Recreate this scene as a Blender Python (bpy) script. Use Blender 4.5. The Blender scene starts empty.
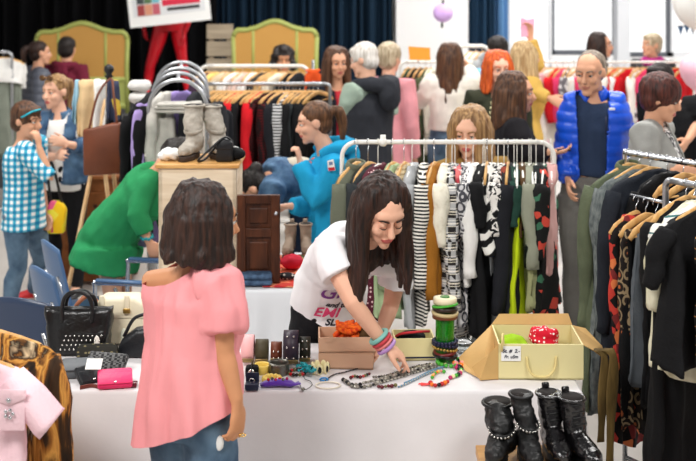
import bpy, bmesh, math, random
from mathutils import Vector, Matrix, noise
from mathutils.bvhtree import BVHTree
S = bpy.context.scene
COL = S.collection
R = random.Random(7)
V = Vector
PI = math.pi
CAMH, FPX, CX, HY = 2.3, 1200.0, 348.0, -25.0      # eye height, focal length in pixels, principal column, horizon row

def W(px, py, d):
    return V(((px - CX) * d / FPX, d, CAMH - (py - HY) * d / FPX))
def X(px, d): return (px - CX) * d / FPX
def Zy(py, d): return CAMH - (py - HY) * d / FPX

# ------------------------------------------------------------------ materials
def lin(c):
    return tuple(((v / 255) / 12.92 if v / 255 <= .04045 else ((v / 255 + .055) / 1.055) ** 2.4) for v in c) + (1,)
MC = {}
def M(name, col=(200, 200, 200), rough=.7, metal=0, bump=0, bscale=60, coat=0, alpha=1, trans=0, emit=0, sheen=0, vary=0, spec=.4, vscale=9):
    if name in MC: return MC[name]
    m = bpy.data.materials.new(name); m.use_nodes = True
    nt = m.node_tree; b = nt.nodes['Principled BSDF']
    b.inputs['Base Color'].default_value = lin(col); b.inputs['Roughness'].default_value = rough
    b.inputs['Metallic'].default_value = metal; b.inputs['Coat Weight'].default_value = coat
    b.inputs['Alpha'].default_value = alpha; b.inputs['Transmission Weight'].default_value = trans
    b.inputs['Specular IOR Level'].default_value = spec
    b.inputs['Sheen Weight'].default_value = sheen
    if emit:
        b.inputs['Emission Color'].default_value = lin(col); b.inputs['Emission Strength'].default_value = emit
    tc = nt.nodes.new('ShaderNodeTexCoord')
    if bump:
        n = nt.nodes.new('ShaderNodeTexNoise'); n.inputs['Scale'].default_value = bscale; n.inputs['Detail'].default_value = 4
        nt.links.new(tc.outputs['Object'], n.inputs['Vector'])
        bp = nt.nodes.new('ShaderNodeBump'); bp.inputs['Strength'].default_value = bump; bp.inputs['Distance'].default_value = .01
        nt.links.new(n.outputs['Fac'], bp.inputs['Height']); nt.links.new(bp.outputs['Normal'], b.inputs['Normal'])
    if vary:
        n2 = nt.nodes.new('ShaderNodeTexNoise'); n2.inputs['Scale'].default_value = vscale; n2.inputs['Detail'].default_value = 5
        nt.links.new(tc.outputs['Object'], n2.inputs['Vector'])
        rp = nt.nodes.new('ShaderNodeValToRGB')
        c = lin(col); rp.color_ramp.elements[0].position = .3; rp.color_ramp.elements[1].position = .7
        rp.color_ramp.elements[0].color = tuple(v * (1 - vary) for v in c[:3]) + (1,)
        rp.color_ramp.elements[1].color = tuple(min(1, v * (1 + vary)) for v in c[:3]) + (1,)
        nt.links.new(n2.outputs['Fac'], rp.inputs['Fac']); nt.links.new(rp.outputs['Color'], b.inputs['Base Color'])
    MC[name] = m
    return m

def cloth(name, col, rough=.85, bump=.25, bscale=90, vary=.1): return M(name, col, rough, 0, bump, bscale, vary=vary, sheen=0, spec=.2)

def pat(name, kind, cols, sc=(1, 1, 1), rough=.8, pos=None, dist=0, bump=0, rot=(0, 0, 0), detail=3):
    """patterned cloth: kind is wave / rings / checker / voronoi / noise / plaid / dots / aztec"""
    if name in MC: return MC[name]
    m = bpy.data.materials.new(name); m.use_nodes = True
    nt = m.node_tree; b = nt.nodes['Principled BSDF']; b.inputs['Roughness'].default_value = rough
    b.inputs['Specular IOR Level'].default_value = .25
    N = nt.nodes.new; Lk = nt.links.new
    tc = N('ShaderNodeTexCoord'); mp = N('ShaderNodeMapping'); Lk(tc.outputs['Object'], mp.inputs['Vector'])
    mp.inputs['Scale'].default_value = sc; mp.inputs['Rotation'].default_value = rot
    def ramp(fac, cols, pos, const=True):
        r = N('ShaderNodeValToRGB'); cr = r.color_ramp
        cr.interpolation = 'CONSTANT' if const else 'LINEAR'
        n = len(cols); ps = pos or [i / n for i in range(n)]
        while len(cr.elements) < n: cr.elements.new(1)
        for e, p, c in zip(cr.elements, ps, cols): e.position = p; e.color = lin(c)
        Lk(fac, r.inputs['Fac']); return r.outputs['Color']
    if kind == 'wave':
        t = N('ShaderNodeTexWave'); t.wave_profile = 'SAW'; t.bands_direction = 'Z'; t.inputs['Scale'].default_value = 1
        t.inputs['Distortion'].default_value = dist; t.inputs['Detail'].default_value = detail; Lk(mp.outputs['Vector'], t.inputs['Vector'])
        out = ramp(t.outputs['Fac'], cols, pos)
    elif kind == 'wavesoft':
        t = N('ShaderNodeTexWave'); t.bands_direction = 'Z'; t.inputs['Scale'].default_value = 1
        t.inputs['Distortion'].default_value = dist; t.inputs['Detail'].default_value = detail; Lk(mp.outputs['Vector'], t.inputs['Vector'])
        out = ramp(t.outputs['Fac'], cols, pos, False)
    elif kind == 'checker':
        t = N('ShaderNodeTexChecker'); t.inputs['Scale'].default_value = 1; Lk(mp.outputs['Vector'], t.inputs['Vector'])
        t.inputs['Color1'].default_value = lin(cols[0]); t.inputs['Color2'].default_value = lin(cols[1]); out = t.outputs['Color']
    elif kind == 'voronoi':
        t = N('ShaderNodeTexVoronoi'); t.inputs['Scale'].default_value = 1; Lk(mp.outputs['Vector'], t.inputs['Vector'])
        sp = N('ShaderNodeSeparateColor'); Lk(t.outputs['Color'], sp.inputs['Color'])
        out = ramp(sp.outputs['Red'], cols, pos)
    elif kind == 'dots':
        t = N('ShaderNodeTexVoronoi'); t.inputs['Scale'].default_value = 1; t.inputs['Randomness'].default_value = .5; Lk(mp.outputs['Vector'], t.inputs['Vector'])
        out = ramp(t.outputs['Distance'], cols, pos)
    elif kind == 'noise':
        t = N('ShaderNodeTexNoise'); t.inputs['Scale'].default_value = 1; t.inputs['Detail'].default_value = detail
        t.inputs['Distortion'].default_value = dist; Lk(mp.outputs['Vector'], t.inputs['Vector'])
        out = ramp(t.outputs['Fac'], cols, pos)
    elif kind == 'noisesoft':
        t = N('ShaderNodeTexNoise'); t.inputs['Scale'].default_value = 1; t.inputs['Detail'].default_value = detail
        t.inputs['Distortion'].default_value = dist; Lk(mp.outputs['Vector'], t.inputs['Vector'])
        out = ramp(t.outputs['Fac'], cols, pos, False)
    elif kind == 'plaid':
        fs = []
        for ax in 'XZ':
            t = N('ShaderNodeTexWave'); t.bands_direction = ax; t.inputs['Scale'].default_value = 1; Lk(mp.outputs['Vector'], t.inputs['Vector'])
            fs.append(t.outputs['Fac'])
        a = ramp(fs[0], [cols[0], cols[1]], [0, .5]); c = ramp(fs[1], [cols[0], cols[2]], [0, .5])
        mx = N('ShaderNodeMix'); mx.data_type = 'RGBA'; mx.blend_type = 'MULTIPLY'; mx.inputs[0].default_value = 1
        Lk(a, mx.inputs[6]); Lk(c, mx.inputs[7]); out = mx.outputs[2]
    elif kind == 'aztec':
        t = N('ShaderNodeTexWave'); t.bands_direction = 'Z'; t.wave_profile = 'SAW'; t.inputs['Scale'].default_value = 1; Lk(mp.outputs['Vector'], t.inputs['Vector'])
        a = ramp(t.outputs['Fac'], [cols[0], cols[1], cols[0], cols[1], cols[0], cols[1], cols[0]], [0, .3, .36, .5, .62, .8, .84])
        m2 = N('ShaderNodeMapping'); m2.inputs['Scale'].default_value = (1.2 * sc[2], 1.2 * sc[2], 1.2 * sc[2]); Lk(tc.outputs['Object'], m2.inputs['Vector'])
        k = N('ShaderNodeTexChecker'); k.inputs['Scale'].default_value = 4; Lk(m2.outputs['Vector'], k.inputs['Vector'])
        k.inputs['Color1'].default_value = (1, 1, 1, 1); k.inputs['Color2'].default_value = lin(cols[0])
        mx = N('ShaderNodeMix'); mx.data_type = 'RGBA'; mx.blend_type = 'LIGHTEN'; mx.inputs[0].default_value = .45
        Lk(a, mx.inputs[6]); Lk(k.outputs['Color'], mx.inputs[7]); out = mx.outputs[2]
    Lk(out, b.inputs['Base Color'])
    if bump:
        n = N('ShaderNodeTexNoise'); n.inputs['Scale'].default_value = 80; Lk(tc.outputs['Object'], n.inputs['Vector'])
        bp = N('ShaderNodeBump'); bp.inputs['Strength'].default_value = bump; bp.inputs['Distance'].default_value = .01
        Lk(n.outputs['Fac'], bp.inputs['Height']); Lk(bp.outputs['Normal'], b.inputs['Normal'])
    MC[name] = m
    return m

def hairmat(name, dark, light):
    if name in MC: return MC[name]
    m = pat(name, 'noisesoft', [dark, light], (70, 70, 5), .5, [.35, .7], .4, 0, detail=4)
    nt = m.node_tree; b = nt.nodes['Principled BSDF']; b.inputs['Specular IOR Level'].default_value = .35
    t = [n for n in nt.nodes if n.type == 'TEX_NOISE'][0]
    bp = nt.nodes.new('ShaderNodeBump'); bp.inputs['Strength'].default_value = .6; bp.inputs['Distance'].default_value = .01
    nt.links.new(t.outputs['Fac'], bp.inputs['Height']); nt.links.new(bp.outputs['Normal'], b.inputs['Normal'])
    return m
def woodmat(name, dark, light, sc=(3, 40, 40), rough=.5):
    return pat(name, 'noisesoft', [dark, light], sc, rough, [.3, .7], .6, 0, detail=5)

# ------------------------------------------------------------------ mesh building
class MB:
    def __init__(s): s.v = []; s.f = []; s.m = []
    def add(s, vs, fs, mi=0):
        o = len(s.v); s.v += [V(p) for p in vs]; s.f += [[i + o for i in f] for f in fs]; s.m += [mi] * len(fs); return s
    def tube(s, pts, rad, n=10, side=None, mi=0, closed=False, round_caps=False):
        pts = [V(p) for p in pts]; k = len(pts)
        if not isinstance(rad, (list, tuple)): rad = [rad] * k
        rad = [(r, r) if not isinstance(r, (list, tuple)) else r for r in rad]
        vs = []; prev = V(side) if side else None
        for i, p in enumerate(pts):
            if closed: t = pts[(i + 1) % k] - pts[i - 1]
            else: t = pts[min(i + 1, k - 1)] - pts[max(i - 1, 0)]
            if t.length < 1e-9: t = V((0, 0, 1))
            t.normalize()
            h = prev if prev else (V((1, 0, 0)) if abs(t.x) < .8 else V((0, 1, 0)))
            a = h - t * h.dot(t)
            if a.length < 1e-4:
                h = V((0, 1, 0)); a = h - t * h.dot(t)
            a.normalize(); b = t.cross(a)
            if not side: prev = a
            for j in range(n):
                q = 2 * PI * j / n
                vs.append(p + a * (math.cos(q) * rad[i][0]) + b * (math.sin(q) * rad[i][1]))
        fs = []
        for i in range(k if closed else k - 1):
            i2 = (i + 1) % k
            for j in range(n):
                j2 = (j + 1) % n
                fs.append([i * n + j, i * n + j2, i2 * n + j2, i2 * n + j])
        if not closed:
            fs.append(list(range(n))[::-1]); fs.append([(k - 1) * n + j for j in range(n)])
        return s.add(vs, fs, mi)
    def ell(s, c, r, rot=None, nu=16, nv=10, mi=0):
        c = V(c); r = (r, r, r) if not isinstance(r, (list, tuple)) else r
        vs = []; rot = rot or Matrix.Identity(3)
        for i in range(1, nv):
            a = PI * i / nv
            for j in range(nu):
                q = 2 * PI * j / nu
                vs.append(c + rot @ V((r[0] * math.sin(a) * math.cos(q), r[1] * math.sin(a) * math.sin(q), r[2] * math.cos(a))))
        top = len(vs); vs.append(c + rot @ V((0, 0, r[2]))); vs.append(c - rot @ V((0, 0, r[2])))
        fs = []
        for i in range(nv - 2):
            for j in range(nu):
                j2 = (j + 1) % nu
                fs.append([i * nu + j, (i + 1) * nu + j, (i + 1) * nu + j2, i * nu + j2])
        for j in range(nu):
            j2 = (j + 1) % nu
            fs.append([top, j, j2]); fs.append([top + 1, (nv - 2) * nu + j2, (nv - 2) * nu + j])
        return s.add(vs, fs, mi)
    def box(s, c, d, rot=None, mi=0):
        c = V(c); rot = rot or Matrix.Identity(3); x, y, z = d[0] / 2, d[1] / 2, d[2] / 2
        vs = [c + rot @ V((i * x, j * y, k * z)) for i in (-1, 1) for j in (-1, 1) for k in (-1, 1)]
        return s.add(vs, [[0, 1, 3, 2], [4, 6, 7, 5], [0, 4, 5, 1], [2, 3, 7, 6], [0, 2, 6, 4], [1, 5, 7, 3]], mi)
    def prism(s, poly, t, mat=None, mi=0):
        """poly in local xz extruded along local y by +-t/2, placed by 4x4 mat"""
        mat = mat or Matrix.Identity(4); n = len(poly)
        vs = [mat @ V((p[0], -t / 2, p[1])) for p in poly] + [mat @ V((p[0], t / 2, p[1])) for p in poly]
        fs = [list(range(n)), list(range(n, 2 * n))[::-1]] + [[(i + 1) % n, i, n + i, n + (i + 1) % n] for i in range(n)]
        return s.add(vs, fs, mi)
    def lathe(s, c, prof, n=20, mi=0):
        c = V(c); k = len(prof)
        vs = [c + V((r * math.cos(2 * PI * j / n), r * math.sin(2 * PI * j / n), z)) for r, z in prof for j in range(n)]
        fs = [[i * n + j, i * n + (j + 1) % n, (i + 1) * n + (j + 1) % n, (i + 1) * n + j] for i in range(k - 1) for j in range(n)]
        fs.append(list(range(n))[::-1]); fs.append([(k - 1) * n + j for j in range(n)])
        return s.add(vs, fs, mi)
    def grid(s, fn, nu, nv, mi=0, wrap=False):
        vs = [V(fn(i / (nu if wrap else nu - 1), j / (nv - 1))) for j in range(nv) for i in range(nu)]
        fs = []
        for j in range(nv - 1):
            for i in range(nu if wrap else nu - 1):
                i2 = (i + 1) % nu
                fs.append([j * nu + i, j * nu + i2, (j + 1) * nu + i2, (j + 1) * nu + i])
        return s.add(vs, fs, mi)
    def mesh(s, name):
        me = bpy.data.meshes.new(name); me.from_pydata([tuple(p) for p in s.v], [], s.f)
        me.polygons.foreach_set('material_index', s.m); me.update()
        return me
    def build(s, name, mats, parent=None, origin=None, smooth=True, remesh=0, relax=0, disp=None, bevel=0, cuts=(), solid=0, sub=0, flat_normals=False):
        origin = V(origin) if origin is not None else (parent_origin(parent) if parent else V((0, 0, 0)))
        for p in s.v: p -= origin
        me = s.mesh(name)
        bm = bmesh.new(); bm.from_mesh(me); bmesh.ops.recalc_face_normals(bm, faces=bm.faces[:]); bm.to_mesh(me); bm.free()
        o = bpy.data.objects.new(name, me); COL.objects.link(o)
        if bevel:
            md = o.modifiers.new('b', 'BEVEL'); md.width = bevel; md.segments = 2; md.limit_method = 'ANGLE'; md.angle_limit = .6
        if remesh:
            md = o.modifiers.new('r', 'REMESH'); md.mode = 'VOXEL'; md.voxel_size = remesh
        if relax:
            md = o.modifiers.new('s', 'SMOOTH'); md.factor = .5; md.iterations = relax
        if sub:
            md = o.modifiers.new('u', 'SUBSURF'); md.levels = sub; md.render_levels = sub
        if o.modifiers:
            dg = bpy.context.evaluated_depsgraph_get()
            nm = bpy.data.meshes.new_from_object(o.evaluated_get(dg)); nm.name = name
            o.modifiers.clear(); o.data = nm; bpy.data.meshes.remove(me); me = nm
        if cuts:
            bm = bmesh.new(); bm.from_mesh(me)
            for co, no in cuts:
                bmesh.ops.bisect_plane(bm, geom=bm.verts[:] + bm.edges[:] + bm.faces[:], plane_co=V(co) - origin, plane_no=V(no), clear_outer=True)
            bm.to_mesh(me); bm.free()
        if disp:
            ns = [v.normal.copy() for v in me.vertices]
            for v, n in zip(me.vertices, ns): v.co += disp(v.co + origin, n)
        if solid:
            md = o.modifiers.new('sol', 'SOLIDIFY'); md.thickness = solid; md.offset = -1
            dg = bpy.context.evaluated_depsgraph_get()
            nm = bpy.data.meshes.new_from_object(o.evaluated_get(dg)); nm.name = name
            o.modifiers.clear(); o.data = nm; me = nm
        if smooth: me.polygons.foreach_set('use_smooth', [True] * len(me.polygons))
        if not isinstance(mats, (list, tuple)): mats = [mats]
        me.materials.clear()
        for m in mats: me.materials.append(m)
        me.update()
        if parent:
            o.parent = parent
            if origin != parent_origin(parent): o.location = origin - parent_origin(parent)
        else: o.location = origin
        return o

def parent_origin(p):
    o = V((0, 0, 0))
    while p: o += p.location; p = p.parent
    return o
def tag(o, label, cat, group=None, kind=None):
    o['label'] = label; o['category'] = cat
    if group: o['group'] = group
    if kind: o['kind'] = kind
    return o
def thing(name, label, cat, loc, group=None, rot=0):
    o = bpy.data.objects.new(name, None); COL.objects.link(o); o.empty_display_size = .1
    o.location = loc; o.rotation_euler = (0, 0, rot)
    return tag(o, label, cat, group)
def struct(o): o['kind'] = 'structure'; return o
def copytree(o, parent=None):
    c = o.copy(); COL.objects.link(c)
    if parent: c.parent = parent
    for ch in list(o.children): copytree(ch, c)
    return c
def wrinkle(amp, fr=(14, 14, 5), seed=0, amp2=0, fr2=40, bias=0):
    def f(p, n):
        q = V((p.x * fr[0] + seed * 7.3, p.y * fr[1], p.z * fr[2]))
        a = (noise.noise(q) + .5 * noise.noise(q * 2.1)) * amp
        if amp2: a += noise.noise(p * fr2) * amp2
        return n * (a + bias)
    return f
def rotz(a): return Matrix.Rotation(a, 3, 'Z')
def path(pts, n=8):
    """Catmull-Rom through points"""
    pts = [V(p) for p in pts]; out = []
    P = [pts[0] * 2 - pts[1]] + pts + [pts[-1] * 2 - pts[-2]]
    for i in range(1, len(P) - 2):
        for k in range(n):
            t = k / n; a, b, c, d = P[i - 1:i + 3]
            out.append(.5 * ((2 * b) + (c - a) * t + (2 * a - 5 * b + 4 * c - d) * t * t + (-a + 3 * b - 3 * c + d) * t ** 3))
    out.append(pts[-1]); return out
# ------------------------------------------------------------------ people
SKIN = M('skin', (222, 166, 134), .5, vary=.06, bump=.05, bscale=200, spec=.3)
SKINP = M('skin_pale', (232, 180, 152), .5, vary=.06, spec=.3)
SKINT = M('skin_tan', (204, 144, 104), .5, vary=.08, spec=.3)
LIPS = M('lips', (190, 95, 90), .4); LIPM = M('lips_pale', (190, 124, 106), .5)
EYEW = M('eye_white', (235, 232, 226), .2)
IRIS = M('eye_iris', (50, 34, 24), .15)
BLACKHAIR = hairmat('hair_black', (18, 14, 12), (44, 34, 30))
DKBROWN = hairmat('hair_dark_brown', (22, 13, 10), (64, 38, 27))
BROWN = hairmat('hair_brown', (50, 30, 20), (112, 74, 48))
DBLONDE = hairmat('hair_dark_blonde', (110, 76, 44), (196, 156, 106))
BLONDE = hairmat('hair_blonde', (160, 124, 80), (226, 198, 150))
REDH = hairmat('hair_red', (168, 58, 16), (240, 112, 40))
WHITEH = hairmat('hair_white', (196, 186, 174), (244, 240, 234))
GREYB = hairmat('hair_grey_blonde', (150, 130, 100), (220, 204, 176))

def headmat(c, yaw, pitch, roll, k):
    y = math.radians(yaw)
    F = V((math.sin(y), -math.cos(y), 0)); Rt = V((-math.cos(y), -math.sin(y), 0)); U = V((0, 0, 1))
    B = Matrix((Rt, F, U)).transposed()
    m = B @ Matrix.Rotation(math.radians(-pitch), 3, 'X') @ Matrix.Rotation(math.radians(roll), 3, 'Y')
    return Matrix.Translation(c) @ m.to_4x4() @ Matrix.Scale(k, 4)

TORSO = {'f': [(-.16, .086, .07), (0, .098, .071), (.2, .09, .064), (.42, .076, .056), (.66, .086, .066), (.82, .086, .056), (.93, .062, .042), (1.0, .036, .035)],
         'm': [(-.16, .084, .066), (0, .092, .068), (.2, .09, .066), (.42, .09, .066), (.66, .102, .07), (.82, .103, .06), (.93, .078, .045), (1.0, .04, .038)],
         'c': [(-.16, .08, .066), (0, .088, .066), (.2, .084, .062), (.42, .08, .06), (.66, .086, .062), (.82, .086, .055), (.93, .064, .042), (1.0, .038, .036)]}

def skel(pos, h, yaw, ov, sex):
    y = math.radians(yaw); F = V((math.sin(y), -math.cos(y), 0)); L = V((math.cos(y), math.sin(y), 0)); U = V((0, 0, 1))
    b = V((pos[0], pos[1], pos[2] if len(pos) > 2 else 0)); J = {'F': F, 'L': L, 'b': b, 'h': h}
    g = lambda n, d: ov.get(n, d)
    J['pel'] = g('pel', b + U * .53 * h); J['nek'] = g('nek', b + U * .825 * h)
    J['S'] = (J['nek'] - J['pel']).normalized()
    J['TL'] = g('TL', L)
    J['bend'] = g('bend', V((0, 0, 0)))
    sw = {'f': .1, 'm': .114, 'c': .1}[sex]
    for s, sg in (('L', 1), ('R', -1)):
        J['sh' + s] = g('sh' + s, J['nek'] + J['TL'] * (sg * sw * h) - J['S'] * .022 * h)
        J['el' + s] = g('el' + s, J['sh' + s] - U * .175 * h + L * (sg * .028 * h) - F * .02 * h)
        J['wr' + s] = g('wr' + s, J['el' + s] - U * .14 * h + F * .05 * h - L * (sg * .01 * h))
        J['hip' + s] = g('hip' + s, J['pel'] + L * (sg * .05 * h) - U * .025 * h)
        J['kn' + s] = g('kn' + s, b + L * (sg * .055 * h) + U * .285 * h + F * .012 * h)
        J['an' + s] = g('an' + s, b + L * (sg * .055 * h) + U * .05 * h)
    J['head'] = g('head', J['nek'] + U * .1 * h + F * .02 * h)
    return J
def spine(J, t):
    return J['pel'] + (J['nek'] - J['pel']) * t + J['bend'] * (4 * max(0, min(1, t)) * (1 - max(0, min(1, t))))
def torso_tube(mb, J, sex, e, t0=-.16, t1=1.0, hem=None, bust=True):
    h = J['h']; pts = []; rad = []
    F = J['TL'].cross(J['S']); F = F if F.dot(J['F']) > 0 else -F
    if hem:
        for (p, a, b) in hem: pts.append(V(p)); rad.append((a, b))
    for t, a, b in TORSO[sex]:
        if t < t0 or t > t1: continue
        p = spine(J, t)
        if sex == 'f' and .6 < t < .7 and bust: p = p + F * .013 * h
        pts.append(p); rad.append((a * h + e, b * h + e))
    mb.tube(pts, rad, 20, side=J['TL'])
def arm_tube(mb, J, s, e, frac=1.0, flare=0, mul=1):
    h = J['h']; sh, el, wr = J['sh' + s], J['el' + s], J['wr' + s]; n = J['nek']
    st = [(n.lerp(sh, .35) - J['S'] * .02 * h, .034), (sh, .034), (sh.lerp(el, .35), .0285), (sh.lerp(el, .75), .0245), (el, .0225), (el.lerp(wr, .3), .0225), (el.lerp(wr, .7), .0185), (wr, .0155)]
    fr = [-1, 0, .18, .37, .5, .65, .85, 1.0]
    pts, rad = [], []
    for (p, r), q in zip(st, fr):
        if q <= frac + 1e-6: pts.append(p); rad.append(r * h * mul + e + (flare * max(0, q) / frac))
        else:
            break
    mb.tube(pts, rad, 12)
def leg_tube(mb, J, s, e, frac=1.0, flare=0):
    h = J['h']; a, k, n = J['hip' + s], J['kn' + s], J['an' + s]
    back = -J['F'] * .012 * h
    st = [(a + V((0, 0, .02 * h)), .054, 0), (a.lerp(k, .3), .05, .2), (a.lerp(k, .7), .039, .35), (k, .033, .5), (k.lerp(n, .3) + back, .0335, .65), (k.lerp(n, .7) + back * .5, .025, .85), (n, .021, 1)]
    pts = [p for p, r, q in st if q <= frac]; rad = [r * h + e + flare * max(0, q - .5) for p, r, q in st if q <= frac]
    mb.tube(pts, rad, 14)
def hand(mb, wr, d, n, side, curl, k=1.0, thumb_out=.6, fr=None):
    """palm, four fingers and a thumb; d along the hand, n palm normal, side = +1 thumb towards n x d"""
    d = d.normalized(); n = (n - d * n.dot(d)).normalized(); s = n.cross(d) * side
    P = lambda a, b, c: wr + d * (a * k) + s * (b * k) + n * (c * k)
    mb.tube([P(-.02, 0, 0), P(.015, .002, 0), P(.05, .003, 0), P(.085, .002, .004), P(.096, 0, .006)], [(.021 * k, .021 * k), (.027 * k, .0165 * k), (.038 * k, .0145 * k), (.038 * k, .012 * k), (.03 * k, .009 * k)], 12, side=s)
    for i, (off, ln, sp) in enumerate([(.03, .068, .12), (.0105, .076, .03), (-.0095, .07, -.05), (-.028, .055, -.15)]):
        c = curl if not isinstance(curl, (list, tuple)) else curl[i]
        p = P(.082 - abs(off) * .25, off, .003); a = .15 + c * .5; pts = [p]
        for q in (.45, .3, .25):
            dr = d * math.cos(a) + n * math.sin(a) + s * sp
            p = p + dr.normalized() * (ln * q * 1.02 * k); pts.append(p); a += c * 1.0 + .08
        r = fr or .0083
        mb.tube(pts, [r * k * 1.06, r * k, r * k * .92, r * k * .72], 8)
    t0 = P(.018, .022, .004); dd = (d * .62 + s * thumb_out + n * .35).normalized()
    t1 = t0 + dd * .042 * k; d2 = (d * .85 + s * (thumb_out * .35) + n * .3).normalized(); t2 = t1 + d2 * .032 * k; t3 = t2 + d2 * .022 * k
    mb.tube([t0, t1, t2, t3], [.015 * k, .0115 * k, .0098 * k, .0072 * k], 8)

def hair_mesh(style, HM, k, L=.3, vol=1.0, part=0, seed=1, arc=(58, 302), gravity=V((0, 0, -1)), n=17, fwd=0):
    mb = MB(); rr = random.Random(seed); R3 = HM.to_3x3().normalized()
    T = lambda x, y, z: HM @ V((x, y, z))
    def E(c, r): mb.ell(T(*c), [q * k for q in r], R3, 20, 14)
    if style in ('long', 'bob'):
        E((0, -.03, .046), (.087 * vol, .096, .088))
        for lay, rad in ((0, 1.0), (1, .86)):
            for i in range(n):
                f = math.radians(arc[0] + (arc[1] - arc[0]) * (i + .5 * lay) / (n - .5))
                sx, sy = math.sin(f), math.cos(f)
                a = T(.072 * sx * rad, -.02 + .082 * sy * rad, .075); b = T(.089 * vol * sx * rad, -.022 + .1 * sy * rad, .01)
                c = T(.092 * vol * sx * rad, -.024 + .104 * sy * rad, -.06)
                out = (R3 @ V((sx, sy, 0))); ln = L * (1 + rr.uniform(-.16, .06)); w0 = rr.uniform(0, 6)
                pts = [T(.03 * sx, -.026 + .034 * sy, .124), T(.062 * sx * rad, -.026 + .068 * sy * rad, .108), a.lerp(b, .15) + R3 @ V((sx, sy, 0)) * .006, b, c.lerp(b + gravity * .07 * k, .5)]
                e = pts[-1]
                if ln > .1:
                    for q in (.25, .5, .75, 1):
                        pts.append(e + gravity * ((ln - .07) * q) + out * (.018 * q * vol) + V((.01 * math.sin(w0 + q * 5) * q, .01 * math.cos(w0 + q * 4) * q, 0)) + R3 @ V((0, fwd * q, 0)))
                m = len(pts); w = [.012, .017, .021, .025, .026] + [.025, .023, .019, .008][:m - 5]
                mb.tube(pts, [q * k * vol for q in w], 8)
    elif style == 'ponytail':
        E((0, -.025, .044), (.084, .096, .085)); E((0, -.05, -.01), (.074, .058, .07)); E((0, -.105, .045), (.02, .024, .02))
        mb.tube(path([T(0, -.1, .05), T(0, -.15, .045), T(0, -.165, -.02), T(.004, -.15, -.11), T(.006, -.14, -L)], 5), [(.016 + .018 * math.sin(PI * min(1, i / 18 + .12))) * k for i in range(21)], 10)
    elif style == 'braid':
        E((0, -.014, .04), (.084, .1, .087)); E((0, -.05, -.02), (.07, .056, .08))
        for i in range(9): E((.012 * (-1) ** i, -.085 - .004 * i, -.06 - .028 * i), (.022, .02, .022))
    elif style == 'bun':
        E((0, -.029, .044), (.083, .095, .084)); E((0, -.05, -.01), (.07, .056, .07)); E((0, -.11, .06), (.045, .045, .045))
    elif style == 'short':
        E((0, -.016, .044), (.087 * vol, .1 * vol, .088 * vol)); E((0, -.045, -.008), (.082 * vol, .066, .078)); E((0, .05, .082), (.066, .04, .026))
    elif style == 'curly':
        for i in range(46):
            u = rr.uniform(-.2, 1); f = rr.uniform(0, 2 * PI); q = math.sqrt(max(0, 1 - u * u))
            if math.cos(f) * q > .5 and u < .5: continue
            E((.09 * q * math.sin(f), -.02 + .1 * q * math.cos(f), .03 + .1 * u), (.034, .034, .034))
        E((0, -.018, .045), (.09, .1, .09))
        for i in range(14):
            f = math.radians(80 + 200 * i / 13); E((.1 * math.sin(f), -.02 + .1 * math.cos(f), -.04 + rr.uniform(-.03, .02)), (.036, .036, .05))
    elif style == 'bald':
        E((0, -.03, .008), (.089, .088, .068)); E((0, -.04, .04), (.082, .086, .082))
    return mb

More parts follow.
